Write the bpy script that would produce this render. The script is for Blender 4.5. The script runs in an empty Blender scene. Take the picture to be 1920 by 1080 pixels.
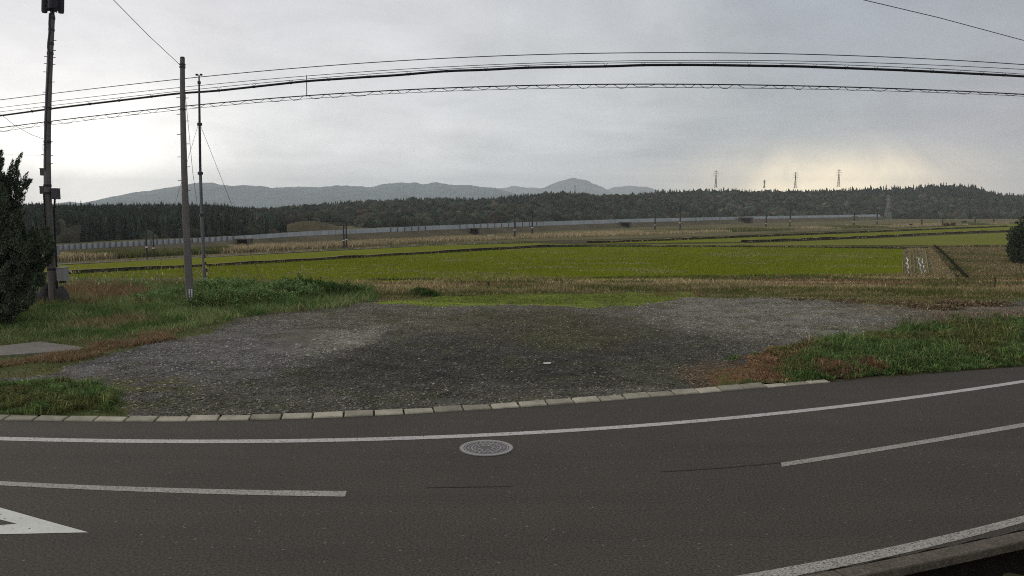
import bpy, math, random
import numpy as np
from mathutils import Vector, Matrix
S = bpy.context.scene
C = S.collection
random.seed(7)
rng = np.random.default_rng(11)

# ------------------------------------------------------------------ camera, sky, sun, exposure
F = 1500.0; PITCH = math.atan(148.0 / F); CH = 4.1
cam_d = bpy.data.cameras.new('camera'); cam = bpy.data.objects.new('camera', cam_d); C.objects.link(cam)
cam_d.sensor_width = 36.0; cam_d.lens = 36.0 * F / 1920.0
cam_d.clip_start = 0.1; cam_d.clip_end = 40000.0
cam.location = (0, 0, CH); cam.rotation_euler = (math.pi / 2 - PITCH, 0, 0)
S.camera = cam

SUN_EL = math.radians(16); SUN_AZ = math.radians(-52)      # low sun behind the cloud on the left
w = bpy.data.worlds.new('World'); S.world = w; w.use_nodes = True
nt = w.node_tree; nt.nodes.clear()
class NX:
    """tiny math-node expression helper"""
    def __init__(s, nt): s.nt = nt
    def m(s, op, a, b=None, c=None, clamp=False):
        n = s.nt.nodes.new('ShaderNodeMath'); n.operation = op; n.use_clamp = clamp
        for i, v in enumerate((a, b, c)):
            if v is None: continue
            if isinstance(v, (int, float)): n.inputs[i].default_value = v
            else: s.nt.links.new(v, n.inputs[i])
        return n.outputs[0]
    def ramp(s, v, pts, interp='EASE'):
        n = s.nt.nodes.new('ShaderNodeValToRGB'); n.color_ramp.interpolation = interp
        e = n.color_ramp.elements
        while len(e) < len(pts): e.new(0.5)
        for i, (p, c) in enumerate(pts):
            e[i].position = p; e[i].color = (*c, 1) if len(c) == 3 else c
        s.nt.links.new(v, n.inputs[0]); return n.outputs[0]
    def mix(s, f, a, b, mode='MIX'):
        n = s.nt.nodes.new('ShaderNodeMixRGB'); n.blend_type = mode
        for i, v in enumerate((f, a, b)):
            if isinstance(v, (int, float)): n.inputs[i].default_value = v
            elif isinstance(v, tuple): n.inputs[i].default_value = (*v, 1)
            else: s.nt.links.new(v, n.inputs[i])
        return n.outputs[0]
    def noise(s, vec, scale, detail=4, rough=0.55, dist=0.0):
        n = s.nt.nodes.new('ShaderNodeTexNoise'); n.inputs['Scale'].default_value = scale
        n.inputs['Detail'].default_value = detail; n.inputs['Roughness'].default_value = rough
        n.inputs['Distortion'].default_value = dist
        if vec is not None: s.nt.links.new(vec, n.inputs['Vector'])
        return n.outputs['Fac']
X = NX(nt)
tc = nt.nodes.new('ShaderNodeTexCoord'); sep = nt.nodes.new('ShaderNodeSeparateXYZ')
nt.links.new(tc.outputs['Generated'], sep.inputs[0])
dx, dy, dz = sep.outputs
el = X.m('ARCSINE', dz)
hyp = X.m('SQRT', X.m('ADD', X.m('MULTIPLY', dx, dx), X.m('MULTIPLY', dy, dy)))
sn = X.m('DIVIDE', dx, X.m('MAXIMUM', hyp, 0.001))            # -1 west .. 1 east around the horizon
# cloud plane coordinates
den = X.m('ADD', X.m('MAXIMUM', dz, 0.0), 0.13)
cv = nt.nodes.new('ShaderNodeCombineXYZ')
nt.links.new(X.m('DIVIDE', dx, den), cv.inputs[0]); nt.links.new(X.m('DIVIDE', dy, den), cv.inputs[1])
n1 = X.noise(cv.outputs[0], 0.55, 6, 0.55, 0.6)
n2 = X.noise(cv.outputs[0], 1.7, 6, 0.6, 0.4)
n3 = X.noise(tc.outputs['Generated'], 7.0, 6, 0.6, 0.8)
sw = X.m('ADD', sn, X.m('MULTIPLY', X.m('SUBTRACT', n1, 0.5), 0.55))
t = X.m('MULTIPLY_ADD', sw, 0.5, 0.5)
low = X.ramp(t, [(0.0, (0.80, 0.80, 0.79)), (0.25, (1.0, 0.99, 0.975)), (0.40, (0.72, 0.74, 0.74)), (0.52, (0.60, 0.62, 0.625)),
                 (0.63, (0.35, 0.38, 0.395)), (0.8, (0.36, 0.36, 0.385)), (1.0, (0.42, 0.42, 0.44))])
high = X.ramp(t, [(0.0, (0.66, 0.65, 0.68)), (0.25, (0.70, 0.685, 0.72)), (0.42, (0.66, 0.66, 0.68)), (0.55, (0.53, 0.55, 0.58)),
                  (0.68, (0.355, 0.385, 0.43)), (0.85, (0.31, 0.325, 0.375)), (1.0, (0.34, 0.345, 0.40))])
hf = X.m('DIVIDE', X.m('SUBTRACT', el, 0.02), 0.26, clamp=True)
col = X.mix(hf, low, high)
mod = X.m('MULTIPLY_ADD', X.m('SUBTRACT', n2, 0.5), 0.46, 1.0)
mod = X.m('MULTIPLY', mod, X.m('MULTIPLY_ADD', X.m('SUBTRACT', n3, 0.5), 0.26, 1.0))
modc = nt.nodes.new('ShaderNodeCombineXYZ')
for i in range(3): nt.links.new(mod, modc.inputs[i])
col = X.mix(1.0, col, modc.outputs[0], 'MULTIPLY')
# break in the cloud low on the right, warm light coming through
az = X.m('ARCTAN2', dx, dy)
gx = X.m('DIVIDE', X.m('SUBTRACT', az, 0.378), 0.125); gy = X.m('DIVIDE', X.m('SUBTRACT', el, 0.020), 0.036)
g = X.m('EXPONENT', X.m('MULTIPLY', X.m('ADD', X.m('MULTIPLY', gx, gx), X.m('MULTIPLY', gy, gy)), -1.0))
g = X.m('MULTIPLY', g, X.m('MULTIPLY_ADD', n3, 3.0, -0.45), clamp=True)
col = X.mix(g, col, (1.75, 1.45, 0.95))
# bright break low on the left
gx = X.m('DIVIDE', X.m('ADD', az, 0.50), 0.15); gy = X.m('DIVIDE', X.m('SUBTRACT', el, 0.05), 0.07)
g2 = X.m('EXPONENT', X.m('MULTIPLY', X.m('ADD', X.m('MULTIPLY', gx, gx), X.m('MULTIPLY', gy, gy)), -1.0))
g2 = X.m('MULTIPLY', g2, X.m('MULTIPLY_ADD', n3, 1.6, -0.1), clamp=True)
col = X.mix(g2, col, (1.75, 1.68, 1.55))
hzb = X.m('MULTIPLY_ADD', X.m('EXPONENT', X.m('DIVIDE', X.m('ABSOLUTE', el), -0.075)), 0.62, 1.03)
hzc = nt.nodes.new('ShaderNodeCombineXYZ')
for i in range(3): nt.links.new(hzb, hzc.inputs[i])
col = X.mix(1.0, col, hzc.outputs[0], 'MULTIPLY')
sky = nt.nodes.new('ShaderNodeTexSky'); sky.sky_type = 'NISHITA'; sky.sun_disc = False
sky.sun_elevation = SUN_EL; sky.sun_rotation = SUN_AZ
bg1 = nt.nodes.new('ShaderNodeBackground'); bg1.inputs[1].default_value = 0.05
bg2 = nt.nodes.new('ShaderNodeBackground'); bg2.inputs[1].default_value = 1.0
nt.links.new(sky.outputs[0], bg1.inputs[0]); nt.links.new(col, bg2.inputs[0])
mx = nt.nodes.new('ShaderNodeMixShader'); mx.inputs[0].default_value = 0.93
nt.links.new(bg1.outputs[0], mx.inputs[1]); nt.links.new(bg2.outputs[0], mx.inputs[2])
wo = nt.nodes.new('ShaderNodeOutputWorld'); nt.links.new(mx.outputs[0], wo.inputs[0])

sd = bpy.data.lights.new('sun', 'SUN'); sun = bpy.data.objects.new('sun', sd); C.objects.link(sun)
sd.energy = 0.9; sd.angle = math.radians(14); sd.color = (1.0, 0.93, 0.82)
sdir = Vector((math.sin(SUN_AZ) * math.cos(SUN_EL), math.cos(SUN_AZ) * math.cos(SUN_EL), math.sin(SUN_EL)))
sun.rotation_euler = sdir.to_track_quat('Z', 'Y').to_euler()
S.view_settings.view_transform = 'Standard'; S.view_settings.look = 'None'
S.view_settings.exposure = 0.18; S.view_settings.gamma = 1.0; S.view_settings.use_curve_mapping = False
S.render.engine = 'CYCLES'
S.cycles.volume_bounces = 1; S.cycles.max_bounces = 5; S.cycles.diffuse_bounces = 3
S.cycles.use_denoising = False; S.cycles.filter_width = 1.05

# ------------------------------------------------------------------ layout helpers (photo survey -> places in the world)
cp, sp = math.cos(PITCH), math.sin(PITCH)
def ray(px, py):
    cx = (np.asarray(px, float) - 960) / F; cy = (540 - np.asarray(py, float)) / F
    return cx, cp + cy * sp, -sp + cy * cp
def G(px, py, z=0.0):
    rx, ry, rz = ray(px, py); t = (z - CH) / rz
    return rx * t, ry * t
def P(px, py, D):
    rx, ry, rz = ray(px, py); t = D / ry
    return Vector((float(rx * t), float(D), float(CH + rz * t)))
def proj(x, y, z):
    x = np.asarray(x, float); y = np.asarray(y, float); z = np.asarray(z, float) - CH
    f = y * cp - z * sp; u = y * sp + z * cp
    f = np.where(f < 0.1, 0.1, f)
    return 960 + F * x / f, 540 - F * u / f
def interp(px, pts):
    a = np.array(pts, float); return np.interp(px, a[:, 0], a[:, 1])
def vnoise(x, y, seed=0):
    xi = np.floor(x).astype(np.int64); yi = np.floor(y).astype(np.int64); fx = x - xi; fy = y - yi
    fx = fx * fx * (3 - 2 * fx); fy = fy * fy * (3 - 2 * fy)
    def h(a, b):
        n = (a * 374761393 + b * 668265263 + seed * 974634777) & 0x7fffffff
        n = ((n ^ (n >> 13)) * 1274126177) & 0x7fffffff
        return ((n ^ (n >> 16)) & 0xffff) / 65535.0
    return (h(xi, yi) * (1 - fx) + h(xi + 1, yi) * fx) * (1 - fy) + (h(xi, yi + 1) * (1 - fx) + h(xi + 1, yi + 1) * fx) * fy
def fbm(x, y, s=1.0, o=4, seed=0):
    v = 0; a = 0.5; t = 0
    for k in range(o):
        v = v + a * vnoise(x * s, y * s, seed + k * 17); t += a; a *= 0.5; s *= 2.03
    return v / t
def inpoly(px, py, poly):
    px = np.asarray(px, float); py = np.asarray(py, float); r = np.zeros(px.shape, bool); n = len(poly)
    for i in range(n):
        x1, y1 = poly[i]; x2, y2 = poly[(i + 1) % n]
        if y1 == y2: continue
        c = ((y1 > py) != (y2 > py)) & (px < (x2 - x1) * (py - y1) / (y2 - y1) + x1)
        r ^= c
    return r
def sm(a, b, v):
    t = np.clip((np.asarray(v, float) - a) / (b - a), 0, 1); return t * t * (3 - 2 * t)
PLAIN = -4.0
def lip(x): return 41.0 + 5.0 * sm(-6, -13, x) + 1.2 * np.sin(np.asarray(x) * 0.21)
def H(x, y):
    """height of the land: terrace by the road, bank, then the paddy plain"""
    x = np.asarray(x, float); y = np.asarray(y, float)
    t = sm(0, 9, y - lip(x))
    return PLAIN * t

# ------------------------------------------------------------------ mesh helpers
def tag(o, label=None, cat=None, group=None, kind=None):
    if label: o['label'] = label
    if cat: o['category'] = cat
    if group: o['group'] = group
    if kind: o['kind'] = kind
    return o
def link(name, me, m, parent=None):
    o = bpy.data.objects.new(name, me); C.objects.link(o)
    if m is not None: me.materials.append(m)
    if parent is not None:
        o.parent = parent; o.matrix_parent_inverse = Matrix.Translation(-parent.location) if parent.type == 'EMPTY' else parent.matrix_world.inverted()
    return o
def empty(name, loc=(0, 0, 0)):
    o = bpy.data.objects.new(name, None); C.objects.link(o); o.location = loc; o.empty_display_size = 0.3; return o
def fastmesh(name, V, Fc, nper, cols=None, smooth=False):
    """V (n,3); Fc flat int array with nper verts per face"""
    me = bpy.data.meshes.new(name); V = np.ascontiguousarray(V, np.float32); Fc = np.ascontiguousarray(Fc, np.int32).ravel()
    nf = len(Fc) // nper
    me.vertices.add(len(V)); me.vertices.foreach_set('co', V.ravel())
    me.loops.add(len(Fc)); me.loops.foreach_set('vertex_index', Fc)
    me.polygons.add(nf); me.polygons.foreach_set('loop_start', np.arange(0, nf * nper, nper, dtype=np.int32))
    me.polygons.foreach_set('loop_total', np.full(nf, nper, np.int32))
    if smooth: me.polygons.foreach_set('use_smooth', np.ones(nf, bool))
    me.update(calc_edges=True)
    if cols is not None:
        a = me.color_attributes.new('Col', 'FLOAT_COLOR', 'POINT')
        c = np.ones((len(V), 4), np.float32); c[:, :cols.shape[1]] = cols
        a.data.foreach_set('color', c.ravel())
    return me
class MB:
    def __init__(s): s.v = []; s.f = []; s.smooth = []
    def add(s, vs, fs, sm_=False):
        b = len(s.v); s.v += [tuple(v) for v in vs]
        for f in fs: s.f.append([b + i for i in f]); s.smooth.append(sm_)
        return s
    def box(s, c, d, rz=0.0, top=None):
        """c centre, d full sizes; top scales the upper face"""
        hx, hy, hz = d[0] / 2, d[1] / 2, d[2] / 2; tp = top or 1.0
        vs = []
        ca, sa = math.cos(rz), math.sin(rz)
        for z, k in ((-hz, 1.0), (hz, tp)):
            for x, y in ((-hx, -hy), (hx, -hy), (hx, hy), (-hx, hy)):
                x *= k; y *= k
                vs.append((c[0] + x * ca - y * sa, c[1] + x * sa + y * ca, c[2] + z))
        return s.add(vs, [(3, 2, 1, 0), (4, 5, 6, 7), (0, 1, 5, 4), (1, 2, 6, 5), (2, 3, 7, 6), (3, 0, 4, 7)])
    def tube(s, pts, r, n=8, caps=True, smooth=True):
        pts = [Vector(p) for p in pts]; rs = r if isinstance(r, (list, tuple)) else [r] * len(pts)
        rings = []; up = Vector((0, 0, 1))
        for i, p in enumerate(pts):
            d = (pts[min(i + 1, len(pts) - 1)] - pts[max(i - 1, 0)]).normalized()
            a = d.cross(up if abs(d.z) < 0.95 else Vector((1, 0, 0))).normalized(); b = d.cross(a)
            rings.append([p + (a * math.cos(2 * math.pi * k / n) + b * math.sin(2 * math.pi * k / n)) * rs[i] for k in range(n)])
        vs = [v for rg in rings for v in rg]; fs = []
        for i in range(len(pts) - 1):
            for k in range(n):
                k2 = (k + 1) % n; fs.append((i * n + k, i * n + k2, (i + 1) * n + k2, (i + 1) * n + k))
        s.add(vs, fs, smooth)
        if caps:
            b = len(s.v); s.add(rings[0], [tuple(range(n))]); s.add(rings[-1], [tuple(reversed(range(n)))])
        return s
    def build(s, name, m, parent=None):
        me = bpy.data.meshes.new(name); me.from_pydata(s.v, [], s.f)
        me.polygons.foreach_set('use_smooth', np.array(s.smooth, bool)); me.update()
        return link(name, me, m, parent)
def sheet(name, poly_w, z, m, parent=None, kind=None):
    """flat polygon sheet from world xy points"""
    import bmesh
    bm = bmesh.new(); vs = [bm.verts.new((x, y, z)) for x, y in poly_w]
    f = bm.faces.new(vs)
    if f.normal.z < 0 or f.calc_area() and (f.normal_update() or f.normal.z < 0): f.normal_flip()
    bmesh.ops.triangulate(bm, faces=bm.faces[:])
    me = bpy.data.meshes.new(name); bm.to_mesh(me); bm.free()
    return link(name, me, m, parent)
def strip(name, up, lo, z, m, parent=None, n=60, thick=0.0, zf=None):
    """ribbon between two surveyed edge lines (photo positions of points on the plane z)"""
    a = np.array(up, float); b = np.array(lo, float)
    u = np.linspace(0, 1, n)
    def res(q):
        xs = q[0, 0] + (q[-1, 0] - q[0, 0]) * u
        o = np.argsort(q[:, 0]); 
        # smooth (quadratic/cubic) fit through the surveyed points
        k = min(len(q) - 1, 3); c = np.polyfit(q[:, 0], q[:, 1], k); return xs, np.polyval(c, xs)
    x1, y1 = res(a); x2, y2 = res(b)
    A = G(x1, y1, z); B = G(x2, y2, z)
    V = np.empty((2 * n, 3)); V[0::2, 0], V[0::2, 1] = A; V[1::2, 0], V[1::2, 1] = B; V[:, 2] = z + thick
    i = np.arange(n - 1) * 2
    Fc = np.stack([i, i + 1, i + 3, i + 2], 1)
    me = fastmesh(name, V, Fc, 4); return link(name, me, m, parent)

# ------------------------------------------------------------------ materials
def mat(name, colr=(0.5, 0.5, 0.5), rough=0.8, var=0.25, scale=4.0, spec=0.2, vcol=False, bump=0.0, bscale=40.0, metal=0.0, objrand=0.0,
        speck=None, trans=0.0, fine=0.0, finescale=60.0, extra=None):
    m = bpy.data.materials.new(name); m.use_nodes = True; t_ = m.node_tree; x = NX(t_)
    b = t_.nodes['Principled BSDF']; tcn = t_.nodes.new('ShaderNodeTexCoord'); geo = t_.nodes.new('ShaderNodeNewGeometry')
    pos = geo.outputs['Position']
    if vcol:
        a = t_.nodes.new('ShaderNodeAttribute'); a.attribute_name = 'Col'; c = a.outputs['Color']
    else:
        r = t_.nodes.new('ShaderNodeRGB'); r.outputs[0].default_value = (*colr, 1); c = r.outputs[0]
    def scale_by(c, f):
        cc = t_.nodes.new('ShaderNodeCombineXYZ')
        for i in range(3): t_.links.new(f, cc.inputs[i])
        return x.mix(1.0, c, cc.outputs[0], 'MULTIPLY')
    if var:
        c = scale_by(c, x.m('MULTIPLY_ADD', x.noise(pos, scale, 5, 0.6), var * 2.4, 1 - var * 1.2))
    if extra:
        mp = t_.nodes.new('ShaderNodeMapping'); mp.inputs['Scale'].default_value = extra[2]; t_.links.new(pos, mp.inputs[0])
        c = scale_by(c, x.m('MULTIPLY_ADD', x.noise(mp.outputs[0], extra[0], 6, 0.65, 0.6), extra[1] * 2.4, 1 - extra[1] * 1.2))
    if fine:
        c = scale_by(c, x.m('MULTIPLY_ADD', x.noise(pos, finescale, 2, 0.6), fine * 3, 1 - fine * 1.5))
    if speck:
        v = t_.nodes.new('ShaderNodeTexVoronoi'); v.inputs['Scale'].default_value = speck[0]; t_.links.new(pos, v.inputs['Vector'])
        sepc = t_.nodes.new('ShaderNodeSeparateColor'); t_.links.new(v.outputs['Color'], sepc.inputs[0])
        f1 = x.m('MULTIPLY', x.m('GREATER_THAN', sepc.outputs[0], 1 - speck[2]), x.m('LESS_THAN', v.outputs['Distance'], 0.42))
        c = x.mix(f1, c, speck[1])
    if objrand:
        oi = t_.nodes.new('ShaderNodeObjectInfo')
        c = scale_by(c, x.m('MULTIPLY_ADD', oi.outputs['Random'], objrand * 2, 1 - objrand))
    t_.links.new(c, b.inputs['Base Color']); b.inputs['Roughness'].default_value = rough
    b.inputs['Specular IOR Level'].default_value = spec; b.inputs['Metallic'].default_value = metal
    if bump:
        bn = t_.nodes.new('ShaderNodeBump'); bn.inputs['Strength'].default_value = bump; bn.inputs['Distance'].default_value = 0.02
        t_.links.new(x.noise(pos, bscale, 4, 0.6), bn.inputs['Height']); t_.links.new(bn.outputs[0], b.inputs['Normal'])
    if trans:
        tr = t_.nodes.new('ShaderNodeBsdfTranslucent'); t_.links.new(c, tr.inputs[0]); ms = t_.nodes.new('ShaderNodeMixShader')
        ms.inputs[0].default_value = trans; t_.links.new(b.outputs[0], ms.inputs[1]); t_.links.new(tr.outputs[0], ms.inputs[2])
        t_.links.new(ms.outputs[0], t_.nodes['Material Output'].inputs[0])
    return m
M = {}
M['asphalt'] = mat('asphalt', (0.067, 0.0595, 0.047), 0.88, 0.15, 0.45, 0.15, bump=0.3, bscale=45, fine=0.85, finescale=30, speck=(26, (0.17, 0.16, 0.14), 0.007), extra=(1.0, 0.22, (0.10, 0.9, 1.0)))
M['paint'] = mat('road_paint', (0.47, 0.45, 0.41), 0.75, 0.2, 1.5, 0.2, fine=0.45, finescale=26, speck=(30, (0.09, 0.085, 0.08), 0.14))
M['paint_worn'] = mat('worn_road_paint', (0.33, 0.31, 0.265), 0.8, 0.2, 1.2, 0.2, fine=0.7, finescale=36, speck=(38, (0.07, 0.065, 0.06), 0.3))
M['paint_new'] = mat('fresh_road_paint', (0.60, 0.60, 0.53), 0.7, 0.12, 2.0, 0.2, fine=.15, finescale=20, speck=(28, (0.15, 0.145, 0.14), 0.03))
M['tar'] = mat('tar', (0.034, 0.031, 0.028), 0.9, 0.2, 8)
M['kerb'] = mat('kerb_concrete', (0.36, 0.33, 0.245), 0.9, 0.5, 3.0, 0.2, bump=0.8, bscale=30, objrand=0.3, fine=0.2, finescale=30)
M['kerb_dark'] = mat('old_kerb_concrete', (0.115, 0.097, 0.072), 0.9, 0.45, 4.0, 0.2, bump=0.8, bscale=40, fine=0.6, finescale=26)
M['slab'] = mat('slab_concrete', (0.235, 0.21, 0.175), 0.95, 0.25, 1.6, 0.05, fine=.2, finescale=9)
M['iron'] = mat('manhole_iron', (0.30, 0.28, 0.26), 0.55, 0.2, 12, 0.4, metal=0.2)
M['iron_dark'] = mat('manhole_groove_iron', (0.11, 0.105, 0.10), 0.7, 0.3, 20, 0.3)
M['ground'] = mat('ground_earth', (0.085, 0.078, 0.045), 0.95, 0.35, 0.05, 0.0, fine=0.2, finescale=0.8)
M['lot'] = mat('lot_surface', vcol=True, rough=0.92, var=0.10, scale=1.2, spec=0.12, bump=1.0, bscale=24, fine=0.42, finescale=9, speck=(9, (0.22, 0.21, 0.18), 0.05))
M['veg'] = mat('grass_blades', vcol=True, rough=0.8, var=0.12, scale=0.8, spec=0.05, trans=0.25)
M['stone'] = mat('gravel_stone', vcol=True, rough=0.85, var=0.1, scale=9, spec=0.2)
M['soil'] = mat('darkened_soil', (0.013, 0.011, 0.009), 0.95, 0.4, 3, 0.0, bump=0.8, bscale=10)  # soil coloured near black to hold the shade below the near kerb
M['mud'] = mat('paddy_mud', (0.115, 0.10, 0.038), 0.9, 0.3, 0.6, 0.25, fine=0.2, finescale=3)
M['mud_shaded'] = mat('shaded_bund_face', (0.022, 0.022, 0.012), 0.95, 0.3, 0.6, 0.0)  # dark colour holds the shade on bund flanks as well as wet mud
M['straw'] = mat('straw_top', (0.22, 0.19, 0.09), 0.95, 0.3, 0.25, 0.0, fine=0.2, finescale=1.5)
M['water'] = mat('puddle_water', (0.03, 0.03, 0.03), 0.03, 0, 1, 1.0)
M['farmroad'] = mat('farm_track_gravel', (0.20, 0.19, 0.15), 0.95, 0.2, 0.2, 0.0)
M['concrete'] = mat('pole_concrete', (0.165, 0.148, 0.140), 0.85, 0.3, 2.2, 0.2, fine=0.12, finescale=12)
M['pole_dark'] = mat('dark_pole_concrete', (0.045, 0.042, 0.045), 0.85, 0.2, 2, 0.2)
M['steel'] = mat('galvanised_steel', (0.15, 0.155, 0.16), 0.5, 0.15, 5, 0.4, metal=0.3)
M['black'] = mat('black_cable', (0.012, 0.012, 0.014), 0.6, 0, 1, 0.2)
M['wire'] = mat('grey_wire', (0.05, 0.05, 0.055), 0.6, 0, 1, 0.2)
M['antenna'] = mat('antenna_grey', (0.045, 0.043, 0.055), 0.6, 0.1, 4, 0.3)
M['box'] = mat('equipment_box', (0.30, 0.30, 0.29), 0.6, 0.12, 4, 0.3)
M['box_dark'] = mat('dark_equipment_box', (0.07, 0.065, 0.075), 0.6, 0.12, 4, 0.3)
M['white'] = mat('white_enamel', (0.62, 0.62, 0.60), 0.6, 0.1, 5, 0.3)
M['yellow'] = mat('yellow_plastic', (0.45, 0.36, 0.04), 0.6, 0.1, 5, 0.3)
M['noisewall'] = mat('noise_wall_concrete', (0.46, 0.50, 0.51), 0.9, 0.12, 0.3, 0.1, objrand=0.09)
M['wall_post'] = mat('wall_post_steel', (0.16, 0.165, 0.165), 0.8, 0.1, 1, 0.1)
M['embank'] = mat('embankment_grass', (0.125, 0.108, 0.070), 0.95, 0.45, 0.09, 0.0, fine=0.25, finescale=0.9)
M['hill'] = mat('hill_floor', (0.035, 0.038, 0.02), 0.95, 0.3, 0.05, 0.0)
M['mountain'] = mat('mountain_slope', (0.12, 0.168, 0.165), 0.95, 0.55, 0.004, 0.0, fine=0.35, finescale=0.02)  # blue-green tint carries part of the distance haze
M['bark'] = mat('bark', (0.06, 0.045, 0.035), 0.95, 0.3, 6, 0.0)
M['tower'] = mat('tower_steel', (0.10, 0.10, 0.11), 0.6, 0.1, 1, 0.2)
M['stonepale'] = mat('pale_stone', (0.22, 0.21, 0.20), 0.9, 0.3, 3, 0.1, bump=0.5, bscale=12)
M['stonedark'] = mat('dark_stone', (0.075, 0.07, 0.068), 0.9, 0.3, 3, 0.1, bump=0.5, bscale=12)

# ------------------------------------------------------------------ ground sheet
def axis(core, step, far, grow=1.35):
    a = list(np.arange(core[0], core[1] + 1e-6, step)); d = step; v = core[1]
    while v < far: d *= grow; v += d; a.append(v)
    d = step; v = core[0]; neg = []
    while v > -far: d *= grow; v -= d; neg.append(v)
    return np.array(neg[::-1] + a)
gx_ = axis((-60, 60), 2.0, 11000); gy_ = axis((-10, 70), 1.0, 11500); gy_ = gy_[gy_ > -900]
GX, GY = np.meshgrid(gx_, gy_)
GZ = H(GX, GY) - 0.03 - 0.45 * sm(9.6, 8.6, GY - 0.0 * GX)      # the near side of the road lies lower
nx, ny = len(gx_), len(gy_)
idx = np.arange(nx * ny).reshape(ny, nx)
Fq = np.stack([idx[:-1, :-1], idx[:-1, 1:], idx[1:, 1:], idx[1:, :-1]], -1).reshape(-1, 4)
# near side of the road (towards the camera) lies half a metre below it
KN = [(1100, 1160), (1443, 1102), (1563, 1078), (1642, 1062), (1793, 1037), (1911, 1003), (2100, 955), (2500, 850)]
kx, ky = G([p[0] for p in KN], [p[1] for p in KN])
kc = np.polyfit(kx, ky, 2)
near_edge = lambda x: np.where(x < 1.0, 7.3 - 0.02 * (1.0 - x), np.maximum(np.polyval(kc, np.clip(x, 1, 12)) + np.maximum(x - 12, 0) * 0.6, 7.3))
GZ = H(GX, GY) - 0.03 - 0.5 * (GY < near_edge(GX) + 0.4)
ground = link('ground', fastmesh('ground', np.stack([GX, GY, GZ], -1).reshape(-1, 3), Fq, 4), M['ground'])
tag(ground, 'broad brown and green land running out to the hills', 'ground', kind='structure')

# ------------------------------------------------------------------ road, markings
FK = [(-500, 772), (-200, 783), (0, 789), (300, 790), (430, 788), (620, 784), (870, 770), (1130, 754), (1300, 740), (1400, 731), (1535, 716), (1700, 703), (1800, 697), (1920, 690), (2300, 664)]
def far_edge_px(px): return interp(px, FK)
rx_px = np.linspace(-500, 2300, 90)
cfk = np.polyfit([p[0] for p in FK], [p[1] for p in FK], 5)
fy = np.polyval(cfk, rx_px); ax, ay = G(rx_px, fy)
# extend sideways in world space
slL = (ay[3] - ay[0]) / (ax[3] - ax[0]); slR = (ay[-1] - ay[-4]) / (ax[-1] - ax[-4])
ex = np.concatenate([[-200], [-80], ax, [80], [200]])
ey = np.concatenate([[ay[0] + slL * (-200 - ax[0]) * 0.6], [ay[0] + slL * (-80 - ax[0]) * 0.8], ay, [ay[-1] + slR * (80 - ax[-1])], [ay[-1] + slR * (200 - ax[-1])]])
far_edge = lambda x: np.interp(x, ex, ey)
xs = np.unique(np.concatenate([np.linspace(-60, 60, 241), [-200, -120, 120, 200]]))
yf = far_edge(xs); yn = near_edge(xs)
RV = []; RF = []; K = 12
for k in range(K + 1):
    RV.append(np.stack([xs, yn + (yf - yn) * k / K, np.full_like(xs, 0.0)], 1))
RV = np.concatenate(RV); n = len(xs)
ii = np.arange(n * (K + 1)).reshape(K + 1, n)
RF = np.stack([ii[:-1, :-1], ii[:-1, 1:], ii[1:, 1:], ii[1:, :-1]], -1).reshape(-1, 4)
road = link('road', fastmesh('road', RV, RF, 4), M['asphalt'])
tag(road, 'dark grey curving asphalt road with white lane lines', 'road', kind='structure')
strip('edge_line', [(-500, 798), (0, 816), (500, 824), (870, 817.5), (1300, 786), (1600, 755), (1920, 711.5), (2200, 664)],
      [(-500, 805), (0, 822.5), (500, 831), (870, 823.5), (1300, 791.6), (1600, 760.6), (1920, 716.6), (2200, 669)], 0.004, M['paint'], road, 120)
def strip_lin(name, up, lo, z, m, parent, n=40):
    u = np.linspace(0, 1, n)
    def rs(q):
        q = np.array(q, float); tt = np.linspace(0, 1, len(q)); k = min(len(q) - 1, 2)
        return np.polyval(np.polyfit(tt, q[:, 0], k), u), np.polyval(np.polyfit(tt, q[:, 1], k), u)
    A = G(*rs(up), z); B = G(*rs(lo), z); V = np.empty((2 * n, 3)); V[0::2, 0], V[0::2, 1] = A; V[1::2, 0], V[1::2, 1] = B; V[:, 2] = z
    i = np.arange(n - 1) * 2
    return link(name, fastmesh(name, V, np.stack([i, i + 1, i + 3, i + 2], 1), 4), m, parent)
strip_lin('centre_dash', [(-560, 862), (40, 904), (650, 920.5)], [(-560, 870), (40, 912), (647, 931)], 0.004, M['paint_worn'], road)
strip_lin('centre_dash', [(1464, 867.5), (1700, 830), (1960, 785.5)], [(1466, 875), (1700, 837.5), (1960, 793.5)], 0.004, M['paint_worn'], road)
strip_lin('edge_line', [(1230, 1104), (1642, 1031), (1960, 955)], [(1300, 1113), (1642, 1049), (1960, 968)], 0.004, M['paint_worn'], road)
def sheet_px(name, poly, z, m, parent=None):
    xs_, ys_ = G([p[0] for p in poly], [p[1] for p in poly], z); return sheet(name, list(zip(xs_, ys_)), z, m, parent)
sheet_px('direction_arrow', [(166, 998), (90, 977), (0, 951.5), (-110, 921), (-110, 950), (0, 974), (32, 982), (0, 984.5), (-110, 987), (-260, 989), (-260, 1006), (0, 1001.5)], 0.004, M['paint_new'], road)
strip_lin('seam', [(1240, 883.6), (1350, 876.6), (1462, 866.5)], [(1240, 885), (1350, 878), (1462, 868)], 0.004, M['tar'], road)
strip_lin('seam', [(800, 913.6), (880, 912.2), (960, 911.4)], [(800, 914.8), (880, 913.4), (960, 912.4)], 0.004, M['tar'], road)

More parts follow.
